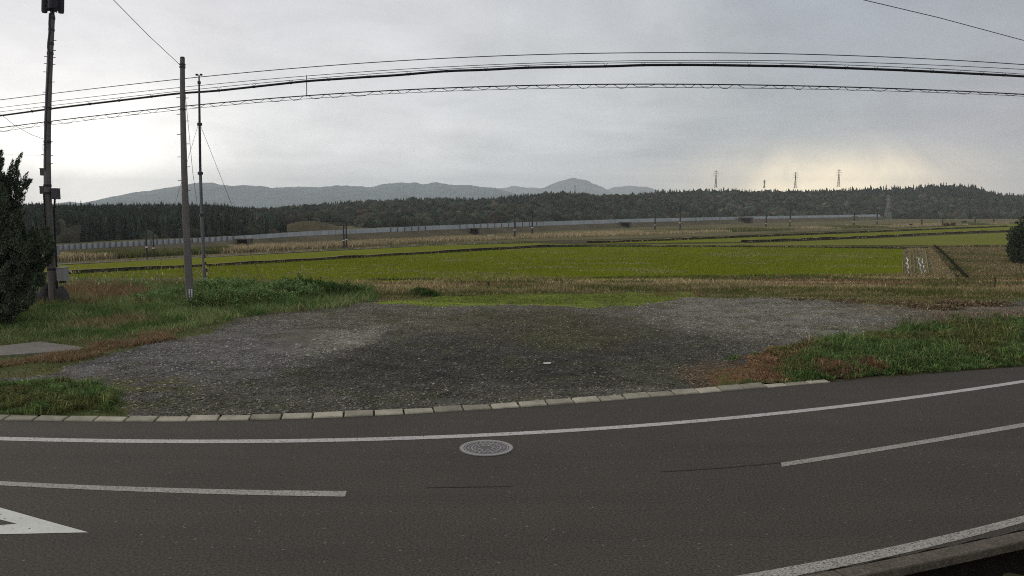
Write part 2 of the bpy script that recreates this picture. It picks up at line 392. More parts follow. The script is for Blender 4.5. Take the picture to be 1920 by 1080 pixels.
# kerb stones on the far side
kerb = tag(empty('kerb', (0, 17, 0)), 'row of low weathered concrete kerb stones between gravel lot and road', 'kerb', kind='structure')
def stone_block(p0, p1, depth, h0, h1, jit):
    d = (p1 - p0); L = d.length; d.normalize(); nrm = Vector((-d.y, d.x, 0)); g_ = 0.014; depth += random.uniform(-.03, .03)
    a = p0 + d * (g_ + random.uniform(0, .012)) + nrm * random.uniform(-.008, .012); b = p1 - d * (g_ + random.uniform(0, .012)) + nrm * random.uniform(-.008, .012); mb = MB(); c = 0.02
    base = [a, b, b + nrm * depth, a + nrm * depth]
    js = [random.uniform(-jit, jit) for _ in range(4)]
    hs = [h0, h0, h1, h1]
    lo = [(q.x, q.y, -0.08) for q in base]
    mid = [(q.x, q.y, hs[i] + js[i] - 0.015) for i, q in enumerate(base)]
    cen = (a + b) / 2 + nrm * depth / 2
    tp = [((q.x + (cen.x - q.x) * 0.05), (q.y + (cen.y - q.y) * 0.09), hs[i] + js[i]) for i, q in enumerate(base)]
    mb.add(lo + mid + tp, [(0, 1, 5, 4), (1, 2, 6, 5), (2, 3, 7, 6), (3, 0, 4, 7), (4, 5, 9, 8), (5, 6, 10, 9), (6, 7, 11, 10), (7, 4, 8, 11), (8, 9, 10, 11)])
    return mb
cur = -13.5; q0 = Vector((cur, float(far_edge(cur)), 0)); 
while q0.x < 7.05:
    dxx = 0.6 / math.sqrt(1 + ((far_edge(q0.x + 0.3) - far_edge(q0.x - 0.3)) / 0.6) ** 2)
    q1 = Vector((q0.x + dxx, float(far_edge(q0.x + dxx)), 0))
    sunk = -0.045 if q0.x > 5.6 else (random.choice([0, 0, -0.012, -0.02]) if q0.x > -6.5 else -0.02)
    o = stone_block(q0, q1, 0.23, 0.035 + sunk * .4, 0.075 + sunk, 0.006).build('kerb_stone', M['kerb'], kerb)
    q0 = q1
# kerb on the near side
nk = tag(empty('kerb', (6, 8.8, 0)), 'old dark concrete kerb along the near right road edge', 'kerb', kind='structure')
jx = [G(p[0], p[1])[0] for p in ((1200, 1145), (1563, 1076), (1911, 1002), (2330, 900))]
for a_, b_ in zip(jx[:-1], jx[1:]):
    seg = 6
    mb = MB()
    V0 = []
    for k in range(seg + 1):
        xx = a_ + 0.012 + (b_ - a_ - 0.024) * k / seg; yy = float(near_edge(xx)); s_ = float(near_edge(xx + .05) - near_edge(xx - .05)) / .1
        nn = Vector((-s_, 1, 0)).normalized(); p = Vector((xx, yy, 0))
        q = p + nn * 0.02; r = p - nn * 0.20
        V0 += [(q.x, q.y, -0.05), (q.x, q.y, 0.035), (q.x - nn.x * .015, q.y - nn.y * .015, 0.05), (r.x, r.y, 0.05), (r.x - nn.x * .01, r.y - nn.y * .01, 0.035), (r.x, r.y, -0.06)]
    fs = []
    for k in range(seg):
        for j in range(5): fs.append((k * 6 + j, (k + 1) * 6 + j, (k + 1) * 6 + j + 1, k * 6 + j + 1))
    fs += [tuple(range(6)), tuple(reversed(range(seg * 6, seg * 6 + 6)))]
    mb.add(V0, fs).build('kerb_stone', M['kerb_dark'], nk)
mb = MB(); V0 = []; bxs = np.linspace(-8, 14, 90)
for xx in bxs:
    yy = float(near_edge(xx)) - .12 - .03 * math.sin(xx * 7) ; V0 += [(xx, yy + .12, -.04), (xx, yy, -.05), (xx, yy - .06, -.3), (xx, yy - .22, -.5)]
tag(mb.add(V0, [(4 * k + j, 4 * k + 4 + j, 4 * k + 5 + j, 4 * k + 1 + j) for k in range(89) for j in range(3)]).build('bank', M['soil']), 'soil bank with shade in its dark colour, dropping away below the near kerb', 'bank', kind='structure')
# dark gutter strip between the line and the kerb
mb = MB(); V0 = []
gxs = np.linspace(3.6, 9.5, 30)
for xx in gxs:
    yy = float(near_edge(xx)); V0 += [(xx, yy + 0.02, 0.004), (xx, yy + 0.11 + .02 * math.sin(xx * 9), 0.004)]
mb.add(V0, [(2 * k, 2 * k + 2, 2 * k + 3, 2 * k + 1) for k in range(29)]).build('gutter_strip', M['soil'], road)
vd = tag(sheet('verge', [(-30, 3), (40, 3), (40, 30), (14, 12.2), (9, 9.6), (6, 8.2), (3, 7.0), (-30, 6.5)], -0.47, M['soil']), 'sunken soil verge with shade in its dark colour, below the near kerb', 'verge', kind='structure')

# manhole
mc = Vector((*[float(v) for v in G(912, 840.5)], 0))
mh = tag(empty('manhole_cover', mc), 'round cast iron manhole cover set in the asphalt lane', 'manhole cover')
def disc_ring(r0, r1, z0, z1, n=48):
    b = MB(); V_ = []
    for k in range(n):
        a = 2 * math.pi * k / n; c_, s_ = math.cos(a), math.sin(a)
        V_ += [(mc.x + c_ * r1, mc.y + s_ * r1, z0), (mc.x + c_ * r1, mc.y + s_ * r1, z1), (mc.x + c_ * r0, mc.y + s_ * r0, z1), (mc.x + c_ * r0, mc.y + s_ * r0, z0)]
    fs = []
    for k in range(n):
        k2 = (k + 1) % n
        for j in range(3): fs.append((4 * k + j, 4 * k2 + j, 4 * k2 + j + 1, 4 * k + j + 1))
    return b.add(V_, fs)
def disc(r, z, n=48):
    return MB().add([(mc.x + math.cos(2 * math.pi * k / n) * r, mc.y + math.sin(2 * math.pi * k / n) * r, z) for k in range(n)], [tuple(range(n))])
disc(0.475, 0.005).build('surround', M['iron_dark'], mh)
disc_ring(0.395, 0.455, 0.005, 0.016).build('frame', M['iron'], mh)
lid = disc(0.375, 0.009).build('lid', M['iron_dark'], mh)
disc_ring(0.36, 0.38, 0.009, 0.013).build('rim', M['iron'], lid)
disc_ring(0.24, 0.262, 0.009, 0.014).build('ring', M['iron'], lid)
pb = MB()
for rr, nn_, wd in ((0.31, 26, 0.036), (0.2, 16, 0.04), (0.13, 9, 0.045)):
    for k in range(nn_):
        a = 2 * math.pi * (k + random.uniform(-.15, .15)) / nn_
        pb.box((mc.x + rr * math.cos(a), mc.y + rr * math.sin(a), 0.0105), (wd * random.uniform(.8, 1.2), 0.03, 0.006), a)
tag(pb.build('stud', M['iron'], lid), kind='stuff')
em = MB(); 
for k in range(16):
    a = 2 * math.pi * k / 16; em.box((mc.x + 0.085 * math.cos(a), mc.y + 0.14 + 0.05 * math.sin(a), 0.0125), (0.03, 0.02, 0.007), a + 1.57)
em.build('emblem', M['iron'], lid)

# ------------------------------------------------------------------ gravel lot and verges: surface colours of the place
LOT = [(-400, 740), (60, 706), (200, 664), (330, 640), (420, 612), (500, 592), (640, 572), (760, 566), (850, 570), (960, 574), (1100, 577), (1200, 571), (1300, 560), (1500, 560), (1560, 566), (1700, 574), (1780, 575), (1920, 562), (2100, 560),
       (2100, 604), (1920, 603), (1760, 608), (1640, 630), (1490, 652), (1390, 672), (1360, 694), (1345, 722), (1300, 745), (300, 800), (230, 782), (225, 752), (190, 728), (0, 722), (-400, 760)]
GRASS_A = [(-500, 718), (0, 718), (120, 716), (190, 726), (222, 745), (210, 776), (100, 781), (-500, 778)]
VERGE_R = [(1352, 722), (1362, 696), (1385, 674), (1480, 654), (1640, 632), (1760, 611), (1920, 603), (2300, 592), (2400, 660), (1920, 688), (1700, 702), (1535, 714)]
RED_R = [(1335, 724), (1350, 690), (1378, 662), (1450, 646), (1490, 656), (1468, 690), (1490, 716)]
RED_S = [(-400, 690), (-20, 682), (60, 664), (150, 655), (180, 645), (320, 628), (335, 640), (210, 655), (120, 672), (0, 690), (-400, 716)]
SLAB = [(-200, 652), (0, 649), (75, 641), (157, 652), (150, 657), (0, 667), (-200, 684)]
MOSS = [(700, 572), (820, 556), (950, 552), (1300, 548), (1310, 558), (1200, 572), (1100, 578), (960, 575), (850, 577)]
def blob(px, py, cx, cy, rx, ry, ang=0.0):
    a = math.radians(ang); u = (px - cx) * math.cos(a) + (py - cy) * math.sin(a); v = -(px - cx) * math.sin(a) + (py - cy) * math.cos(a)
    return np.clip(1.25 - ((u / rx) ** 2 + (v / ry) ** 2), 0, 1)
def lot_colour(x, y):
    px, py = proj(x, y, 0 * x)
    n1 = fbm(x, y, 0.5, 5, 3); n2 = fbm(x, y, 2.3, 4, 9); n3 = fbm(x * 0.6, y * 1.6, 0.25, 4, 21)
    jx_ = (n1 - .5) * 70; jy_ = (n1 - .5) * 16 + (n2 - .5) * 9
    qx, qy = px + jx_ * np.clip((py - 500) / 120, .3, 1.6), py + jy_ * np.clip((py - 520) / 90, .25, 1.5)
    def L(c, base): return base
    col = np.zeros(x.shape + (3,)); 
    def put(mask, c):
        m_ = np.clip(mask, 0, 1)[..., None]; col[:] = col * (1 - m_) + np.array(c) * m_
    # grass base (earth under the grass)
    put(np.ones_like(x), (0.077, 0.091, 0.025))
    put(sm(.45, .7, n1), (0.121, 0.107, 0.036)); put(sm(.6, .75, n3), (0.138, 0.102, 0.041))
    lot = inpoly(qx, qy, LOT).astype(float)
    put(lot, (0.108, 0.101, 0.077))
    # paler compact far part, dark damp wheel-worn part, pale chippings
    put(lot * sm(640, 575, qy) * 0.6, (0.138, 0.126, 0.090))
    put(lot * blob(qx, qy, 940, 680, 500, 62, -3) * 0.95, (0.055, 0.052, 0.041))
    put(lot * blob(qx, qy, 1010, 612, 200, 34) * 0.75, (0.066, 0.060, 0.032))
    put(lot * blob(qx, qy, 1090, 640, 120, 30) * 0.6, (0.075, 0.073, 0.034))
    put(lot * blob(qx, qy, 1450, 600, 270, 44, 4) * 0.9, (0.195, 0.184, 0.145))
    put(lot * blob(qx, qy, 1250, 700, 130, 34) * 0.5, (0.079, 0.077, 0.045))
    put(lot * blob(qx, qy, 560, 640, 105, 20, -12) * 0.9, (0.121, 0.105, 0.070))
    put(lot * blob(qx, qy, 640, 641, 105, 17, -11) * 1.3, (0.231, 0.214, 0.153))
    put(lot * blob(qx, qy, 720, 604, 170, 22) * 0.5, (0.127, 0.116, 0.075))
    put(lot * blob(qx, qy, 330, 680, 330, 62, -8) * 0.85, (0.150, 0.140, 0.124))
    put(lot * blob(qx, qy, 280, 735, 110, 36) * 0.8 * sm(.35, .6, n2), (0.094, 0.091, 0.032))
    put(lot * sm(735, 790, qy) * 0.35, (0.050, 0.048, 0.039))
    put(lot * sm(.52, .72, fbm(x, y, 1.1, 4, 33)) * 0.4, (0.079, 0.083, 0.036))
    put(lot * blob(qx, qy, 1330, 705, 60, 30) * 0.6, (0.132, 0.080, 0.041))
    put(lot * blob(qx, qy, 1740, 580, 190, 14) * 0.8 * sm(.3, .6, n2), (0.176, 0.134, 0.086))
    put(inpoly(qx, qy, MOSS) * sm(.22, .42, n2), (0.175, 0.225, 0.022))
    put(inpoly(qx, qy, GRASS_A).astype(float), (0.050, 0.070, 0.016))
    put(inpoly(qx, qy, VERGE_R).astype(float), (0.050, 0.066, 0.016))
    put(inpoly(qx, qy, RED_R).astype(float), (0.165, 0.091, 0.041))
    put(inpoly(qx, qy, RED_S).astype(float), (0.187, 0.123, 0.059))
    tr_ = np.exp(-(((x * .35 + y - 27 + 1.2 * np.sin(x * .22)) % 1.9 - .95) / .26) ** 2)           # tyre tracks curving across
    k_ = lot * (1 + (n2 - .5) * .75 + (fbm(x, y, 5.5, 2, 71) - .5) * .35 - .16 * tr_ * sm(.35, .6, n3)) + (1 - lot)
    col *= k_[..., None]
    return col, lot, (px, py, qx, qy)
lx = np.arange(-40, 42, 0.14); ly = np.arange(13.5, 52, 0.14)
LX, LY = np.meshgrid(lx, ly)
col_, lotm, _ = lot_colour(LX, LY)
rough_ = (fbm(LX, LY, 1.2, 4, 5) - .5) * 0.05 + (rng.random(LX.shape) - .5) * 0.018
LZ = H(LX, LY) + 0.02 + rough_ + 0.0 * LX
fe = far_edge(LX)
LZ = np.where(LY < fe + 0.45, np.minimum(LZ, 0.03), LZ)
keep = LY > fe + 0.26
idx = np.arange(LX.size).reshape(LX.shape)
kq = keep[:-1, :-1] & keep[:-1, 1:] & keep[1:, 1:] & keep[1:, :-1]
Fq = np.stack([idx[:-1, :-1], idx[:-1, 1:], idx[1:, 1:], idx[1:, :-1]], -1)[kq]
lot = link('gravel_lot', fastmesh('gravel_lot', np.stack([LX, LY, LZ], -1).reshape(-1, 3), Fq, 4, col_.reshape(-1, 3), True), M['lot'])
tag(lot, 'grey gravel parking lot with pale and dark patches and grass margins', 'gravel lot', kind='structure')
sl = tag(empty('concrete_slab', (-16, 22.5, 0)), 'flat grey concrete slab in the grass at the left', 'slab')
gx2, gy2 = G([p[0] for p in SLAB], [p[1] for p in SLAB], 0.06)
n_ = len(gx2); mb = MB().add([(gx2[i], gy2[i], 0.075) for i in range(n_)] + [(gx2[i], gy2[i], -0.05) for i in range(n_)],
                             [tuple(reversed(range(n_)))] + [(i, (i + 1) % n_, n_ + (i + 1) % n_, n_ + i) for i in range(n_)])
mb.build('slab', M['slab'], sl)

# loose stones
def stones(name, N, size, region, label, colour):
    x = rng.uniform(-26, 30, N * 3); y = 14.5 + (rng.random(N * 3) ** 1.5) * 27
    c, lm, (px, py, qx, qy) = lot_colour(x, y)
    ok = region(x, y, px, py, qx, qy, lm) & (y > far_edge(x) + 0.24) & (px > -150) & (px < 2070)
    x, y, c = x[ok][:N], y[ok][:N], c[ok][:N]; n = len(x)
    s = size[0] + (size[1] - size[0]) * rng.random(n) ** 2.5
    oc = np.array([(1, 0, 0), (0, 1, 0), (-1, 0, 0), (0, -1, 0), (0, 0, 1), (0.3, 0.3, -0.6)], float)
    V = oc[None] * s[:, None, None] * rng.uniform(0.55, 1.3, (n, 6, 1)); V[..., 2] *= 0.7
    a = rng.random(n) * 6.28; ca, sa = np.cos(a)[:, None], np.sin(a)[:, None]
    vx = V[..., 0] * ca - V[..., 1] * sa; vy = V[..., 0] * sa + V[..., 1] * ca
    V = np.stack([vx + x[:, None], vy + y[:, None], V[..., 2] + 0.028 + s[:, None] * 0.2], -1)
    Ft = np.array([(0, 1, 4), (1, 2, 4), (2, 3, 4), (3, 0, 4)])
    Fc = (Ft[None] + 6 * np.arange(n)[:, None, None]).reshape(-1, 3)
    cc = colour(c, n); cc = np.repeat(cc, 6, 0)
    o = link(name, fastmesh(name, V.reshape(-1, 3), Fc, 3, cc), M['stone'])
    tag(o, label, 'gravel', kind='stuff'); return o
def gc(c, n):
    g_ = rng.lognormal(-.1, 0.62, (n, 1)); br = (rng.random((n, 1)) < 0.03)
    return np.clip(c * (0.30 + 0.95 * g_) * rng.normal(1, .05, (n, 3)) + br * np.array([[0.13, 0.125, 0.10]]), 0.008, 0.42)
stones('gravel', 200000, (0.012, 0.038), lambda x, y, px, py, qx, qy, lm: (lm > .5) & ((blob(qx, qy, 545, 640, 100, 19, -12) < .45) | (rng.random(len(x)) < .15)) & (rng.random(len(x)) < .35 + 1.1 * fbm(x, y, .9, 3, 7)), 'loose dark and light gravel chips over the lot', gc)
stones('gravel', 12000, (0.022, 0.062), lambda x, y, px, py, qx, qy, lm: blob(qx, qy, 640, 641, 120, 19, -11) > 0.35,
       'pale crushed stone patch on the left middle of the lot', lambda c, n: np.clip(np.array([[.25, .24, .21]]) * rng.lognormal(0, .3, (n, 1)), .05, .6))
# one white scrap lying on the lot
wx, wy = G(1025, 684); mb = MB(); mb.add([(wx - .11, wy - .04, .035), (wx + .1, wy - .05, .045), (wx + .12, wy + .05, .06), (wx - .08, wy + .06, .05), (wx - .11, wy - .04, .03), (wx + .1, wy - .05, .04), (wx + .12, wy + .05, .055), (wx - .08, wy + .06, .045)],
       [(0, 1, 2, 3), (7, 6, 5, 4), (0, 4, 5, 1), (1, 5, 6, 2), (2, 6, 7, 3), (3, 7, 4, 0)])
tag(mb.build('paper_scrap', M['white']), 'small white scrap lying on the dark gravel', 'litter')

# ------------------------------------------------------------------ grasses
def blades(x, y, z, h, wd, col, seg=1, lean=0.35, parts=None):
    """mesh data for grass blades: one or three triangles each"""
    n = len(x); a = rng.random(n) * 6.283; b = rng.random(n) * 6.283
    l = h * lean * rng.random(n) * 1.6
    ux, uy = np.cos(a) * wd / 2, np.sin(a) * wd / 2; lx_, ly_ = np.cos(b) * l, np.sin(b) * l
    base = np.stack([x, y, z], -1)
    U = np.stack([ux, uy, 0 * ux], -1)
    if seg == 1:
        V = np.stack([base - U, base + U, base + np.stack([lx_, ly_, h], -1)], 1)
        Fc = np.arange(3 * n).reshape(-1, 3); k = 3; sh = np.array([0.62, 0.62, 1.15])
    else:
        m1 = base + np.stack([lx_ * .3, ly_ * .3, h * .6], -1)
        V = np.stack([base - U, base + U, m1 + U * .7, m1 - U * .7, base + np.stack([lx_, ly_, h * .97], -1)], 1)
        o = 5 * np.arange(n)[:, None, None]
        Fc = (np.array([(0, 1, 2), (0, 2, 3), (3, 2, 4)])[None] + o).reshape(-1, 3); k = 5; sh = np.array([1, 1, 1, 1, 1.0])
    sh = np.ones(k)
    cc = (col[:, None, :] * sh[None, :, None]).reshape(-1, 3)
    return V.reshape(-1, 3), Fc, cc
def scatter_px(poly, N, z=0.0, pad=0.0, dens=0.0, jitter=0.0):
    """N points uniformly over the ground inside a surveyed outline; dens thins with distance"""
    xs_, ys_ = G([p[0] for p in poly], [p[1] for p in poly], z)
    ox = []; oy = []; got = 0
    for _ in range(60):
        x = rng.uniform(xs_.min(), xs_.max(), N * 2); y = rng.uniform(ys_.min(), ys_.max(), N * 2)
        if dens: 
            k = rng.random(N * 2) < (ys_.min() / y) ** dens; x, y = x[k], y[k]
        px, py = proj(x, y, z + 0 * x)
        if jitter:
            q = (fbm(x, y, 0.5, 3, 77) - .5); px = px + q * jitter * 4; py = py + q * jitter
        k = inpoly(px, py, poly); ox.append(x[k]); oy.append(y[k]); got += k.sum()
        if got >= N: break
    return np.concatenate(ox)[:N], np.concatenate(oy)[:N]
def palette(n, cols, wts):
    w_ = np.array(wts, float); w_ /= w_.sum(); i = rng.choice(len(cols), n, p=w_)
    return np.array(cols)[i] * rng.lognormal(-.03, 0.34, (n, 1))
def tuftize(x, y, r):
    """gather blades into tussocks; gives positions and an outward lean"""
    n = len(x); k = max(1, n // 26); ci = rng.integers(0, k, n); a = rng.random(n) * 6.283; q = r * rng.random(n) ** .7
    tx, ty = x[:k][ci], y[:k][ci]; th_ = rng.lognormal(0, .28, k)[ci]; tc = rng.lognormal(0, .22, k)[ci]
    return tx + np.cos(a) * q, ty + np.sin(a) * q, a, q / r, th_, tc
def blades_t(x, y, z, h, wd, col, ang, out):
    n = len(x); l = h * (.25 + .75 * out); lx_, ly_ = np.cos(ang) * l, np.sin(ang) * l; t = ang + 1.57 + rng.normal(0, .5, n)
    U = np.stack([np.cos(t) * wd / 2, np.sin(t) * wd / 2, 0 * t], -1); base = np.stack([x, y, z], -1)
    m1 = base + np.stack([lx_ * .35, ly_ * .35, h * .7], -1); tip = base + np.stack([lx_ * 1.1, ly_ * 1.1, h * (1 - .45 * out)], -1)
    V = np.stack([base - U, base + U, m1 + U * .8, m1 - U * .8, tip], 1)
    Fc = (np.array([(0, 1, 2), (0, 2, 3), (3, 2, 4)])[None] + 5 * np.arange(n)[:, None, None]).reshape(-1, 3)
    return V.reshape(-1, 3), Fc, np.repeat(col, 5, 0)
def grass_obj(name, label, cat, chunks, m='veg'):
    Vs, Fs, Cs = [], [], []; o = 0
    for V, Fc, c in chunks: Vs.append(V); Fs.append(Fc + o); Cs.append(c); o += len(V)
    ob = link(name, fastmesh(name, np.concatenate(Vs), np.concatenate(Fs), 3, np.concatenate(Cs)), M[m])
    return tag(ob, label, cat, kind='stuff')
GREEN = [(0.095, 0.175, 0.048), (0.125, 0.20, 0.055), (0.175, 0.215, 0.07), (0.22, 0.20, 0.095)]
OLIVE = [(0.13, 0.145, 0.042), (0.15, 0.16, 0.045), (0.20, 0.175, 0.08), (0.095, 0.125, 0.035)]
DRY = [(0.33, 0.255, 0.135), (0.27, 0.215, 0.10), (0.38, 0.31, 0.18), (0.19, 0.175, 0.07)]
RED = [(0.26, 0.145, 0.08), (0.23, 0.12, 0.07), (0.33, 0.215, 0.13), (0.17, 0.13, 0.055)]
# near-left lush patch
x, y = scatter_px(GRASS_A, 26000, jitter=7); x, y, ta, to, th_, tc_ = tuftize(x, y, .10); k = y > far_edge(x) + 0.36; x, y, ta, to, th_, tc_ = x[k], y[k], ta[k], to[k], th_[k], tc_[k]; n = len(x)
pn = fbm(x, y, 0.9, 3, 4); hh = rng.uniform(0.06, 0.19, n) * th_ * (0.55 + 0.9 * pn)
A_px = proj(x, y, 0 * x)[0]
hh *= np.where(A_px < 60, 0.7, 1.15)
c = palette(n, GREEN, [5, 4, 2, .6]); k2 = pn > .56; c[k2] = palette(k2.sum(), OLIVE, [2, 3, 2, 2])
grass_obj('grass', 'lush green grass patch beside the kerb at the near left', 'grass', [blades_t(x, y, 0 * x + .01, hh, rng.uniform(.010, .022, n), c * tc_[:, None], ta, to)])
# right verge, tall
x, y = scatter_px(VERGE_R, 120000, dens=1.0, jitter=10); x, y, ta, to, th_, tc_ = tuftize(x, y, .17); k = y > far_edge(x) + 0.10 + 0.12 * rng.random(len(x)); x, y, ta, to, th_, tc_ = x[k], y[k], ta[k], to[k], th_[k], tc_[k]; n = len(x)
px, py = proj(x, y, 0 * x); pn = fbm(x, y, 0.45, 4, 14); pn2 = fbm(x, y, 1.6, 3, 15)
hgt = (0.06 + 0.20 * sm(1390, 1560, px) * sm(0.0, 1.1, y - far_edge(x))) * (0.55 + 0.9 * pn2)
c = palette(n, GREEN, [4, 5, 3, 1]); k2 = pn > .56; c[k2] = palette(k2.sum(), OLIVE, [2, 3, 2, 2])
edge = (sm(6.3, 11.5, y - far_edge(x)) > rng.random(n) * 1.2); c[edge] = palette(edge.sum(), RED + OLIVE, [1, 1, 1.4, 2, 1, 1, 1, 1])
redp = (inpoly(px + (pn - .5) * 200 + rng.normal(0, 9, n), py + (pn2 - .5) * 40, RED_R)) | (blob(px, py, 1580, 695, 100, 18) * pn2 * rng.uniform(.6, 1.4, n) > 0.42)
c[redp] = palette(redp.sum(), RED, [3, 3, 2, 1.5]); 
yel = blob(px, py, 1490, 660, 60, 35) * rng.random(n) > .45; c[yel] = palette(yel.sum(), OLIVE, [1, 3, 3, 1])
hgt = np.where(redp, hgt * .75, hgt)
grass_obj('grass', 'tall green and reddish roadside grass on the right verge', 'grass', [blades_t(x, y, 0 * x, hgt * th_ * rng.uniform(.6, 1.2, n), rng.uniform(.014, .032, n), c * tc_[:, None], ta, to)])
# plume heads at the back of the right verge
x, y = scatter_px([(1640, 625), (1760, 604), (1930, 596), (2200, 590), (2200, 615), (1900, 612), (1720, 622)], 2200); n = len(x)
c = palette(n, [(0.2, .13, .09), (.26, .19, .13), (.16, .13, .06)], [2, 2, 2])
V1 = blades(x, y, 0 * x, rng.uniform(.2, .42, n), np.full(n, .012), c, 2, .25)
V2 = blades(x, y, 0 * x + rng.uniform(.18, .36, n), np.full(n, .12), np.full(n, .026), c * 1.15, 1, .4)
grass_obj('grass', 'reddish seed plumes along the back of the right verge', 'grass', [V1, V2])
# slab side dry grass
x, y = scatter_px(RED_S, 24000, jitter=22); n = len(x)
inside = inpoly(*proj(x, y, .075 + 0 * x), SLAB); x, y = x[~inside], y[~inside]; n = len(x)
c = palette(n, RED + DRY, [2, 1.2, 3, .6, 2, 1, 2, 1]); 
grass_obj('grass', 'dry reddish grass strip around the concrete slab', 'grass', [blades(x, y, 0 * x, rng.uniform(.04, .20, n) * (.3 + 1.3 * fbm(x, y, 1.2, 3, 90)), rng.uniform(.01, .022, n), c, 2, .9)])
# sparse low growth creeping over the lot margins
x = rng.uniform(-27, 24, 260000); y = rng.uniform(15, 40, 260000); cc_, lm_, (px, py, qx, qy) = lot_colour(x, y)
gn = fbm(x, y, 1.1, 4, 33); near_edge_w = (lm_ < .5) | (gn > .60) | (blob(qx, qy, 280, 735, 120, 40) * gn > .42) | (blob(qx, qy, 1250, 700, 130, 34) * gn > .5) | (blob(qx, qy, 1090, 620, 180, 50) * gn > .52)
k = near_edge_w & (y > far_edge(x) + .4) & ~inpoly(px, py, SLAB) & (px > -60) & (px < 1980) & (rng.random(len(x)) < np.where(lm_ > .5, .45, 1.0)); x, y, lm_, gn = x[k], y[k], lm_[k], gn[k]; n = len(x)
c = palette(n, OLIVE + GREEN[:2] + DRY[:2], [3, 3, 2, 2, 2, 1, 1.2, 1]) * np.where(lm_ > .5, .75, 1.0)[:, None]
grass_obj('grass', 'sparse low grass and moss creeping over the edges of the gravel', 'grass', [blades(x, y, 0 * x + .015, rng.uniform(.02, .07, n) * np.where(lm_ > .5, .7, 1.3), rng.uniform(.012, .03, n), c, 1, 1.2)])
# left meadow
MEAD = [(-600, 690), (-200, 672), (0, 662), (160, 642), (330, 626), (440, 602), (520, 588), (640, 575), (700, 567), (700, 538), (240, 530), (-600, 530)]
x, y = scatter_px(MEAD, 150000, dens=0.8, jitter=8); px, py = proj(x, y, 0 * x)
k = ~inpoly(px, py, SLAB) & (y < lip(x) + 2); x, y, px, py = x[k], y[k], px[k], py[k]; n = len(x)
pn = fbm(x, y, 0.35, 4, 41); pn2 = fbm(x, y, 1.3, 3, 42)
c = palette(n, [(0.25, .30, .11), (.20, .28, .10), (.32, .32, .14), (.16, .25, .095)], [3, 2, 2, 1.5])
k2 = pn2 > .55; c[k2] = palette(k2.sum(), GREEN, [4, 3, 1, .2]); k2 = pn > .62; c[k2] = palette(k2.sum(), DRY, [1, 2, 1, 3])
k2 = (blob(px, py, 190, 553, 95, 14) > .3) & (rng.random(n) < .8); c[k2] = palette(k2.sum(), RED, [2, 1, 3, 1])
hh = rng.uniform(.12, .34, n) * (.5 + pn2) * np.where(py < 600, 1.25, .55 + .5 * sm(640, 600, py)); hh *= (.6 + .9 * fbm(x, y, 2.2, 2, 43)); wd = rng.uniform(.016, .036, n) * np.clip(y / 30, .8, 1.5)
grass_obj('grass', 'rough green meadow grass around the poles on the left', 'grass', [blades(x, y, H(x, y), hh, wd, c, 1, .8)])
# slender pale seed heads over the meadow
x, y = scatter_px([(110, 560), (690, 548), (690, 530), (110, 526)], 420); n = len(x); k = (fbm(x, y, .35, 3, 8) > .42); x, y = x[k], y[k]; n = len(x)
hh = rng.uniform(.5, 1.05, n); z0 = H(x, y)
c1 = palette(n, [(.12, .13, .05)], [1]); c2 = palette(n, [(.40, .36, .24), (.30, .27, .17)], [1, 1])
a = blades(x, y, z0, hh, np.full(n, .014), c1, 1, .06)
tips = a[0].reshape(-1, 3, 3)[:, 2]
b = blades(tips[:, 0], tips[:, 1], tips[:, 2] - .06, np.full(n, .12), np.full(n, .045), c2, 1, .4); b2 = blades(tips[:, 0], tips[:, 1], tips[:, 2] - .1, np.full(n, .12), np.full(n, .045), c2, 1, .6)
grass_obj('grass', 'slender weeds with pale fluffy seed heads before the paddy', 'weeds', [a, b, b2])
# lip of the terrace: mixed dry and green
LIPZ = [(640, 575), (760, 566), (900, 570), (1100, 572), (1300, 561), (1500, 561), (1700, 575), (1780, 576), (1920, 565), (2300, 560), (2300, 520), (640, 520)]
x = rng.uniform(-14, 42, 170000); y = rng.uniform(33, 46, 170000); px, py = proj(x, y, 0 * x)
q = (fbm(x, y, .5, 3, 77) - .5)
k = inpoly(px + q * 40, py + q * 10, LIPZ) & (px < 2050) & (y < lip(x) + 3); x, y, px, py, q = x[k], y[k], px[k], py[k], q[k]; n = len(x)
pn = fbm(x * .4, y, 0.7, 4, 51); pn2 = fbm(x * .35, y * 1.6, 1.5, 3, 52)
front = sm(-4, -1.2, y - lip(x))
c = palette(n, DRY, [3, 3, 2, 3]) * 1.15; k2 = (pn2 > .52); c[k2] = palette(k2.sum(), OLIVE, [3, 3, 2, 2])
mo = inpoly(px + q * 60, py + q * 8, MOSS) & (rng.random(n) < .93); c[mo] = palette(mo.sum(), [(.24, .33, .04), (.20, .28, .035), (.28, .29, .07)], [2, 2, 1])
rr = (blob(px, py, 1270, 552, 70, 5) > .2) | (blob(px, py, 1760, 566, 90, 7) * pn2 > .35); c[rr] = palette(rr.sum(), RED, [2, 1, 3, 1])
hh = np.where(mo, rng.uniform(.02, .06, n), rng.uniform(.06, .30, n) * (.3 + 1.0 * pn) * (.35 + .9 * front))
grass_obj('grass', 'low dry and mossy grass along the far edge of the gravel lot', 'grass', [blades(x, y, H(x, y) + .01, hh, rng.uniform(.02, .045, n), c, 1, .9)])

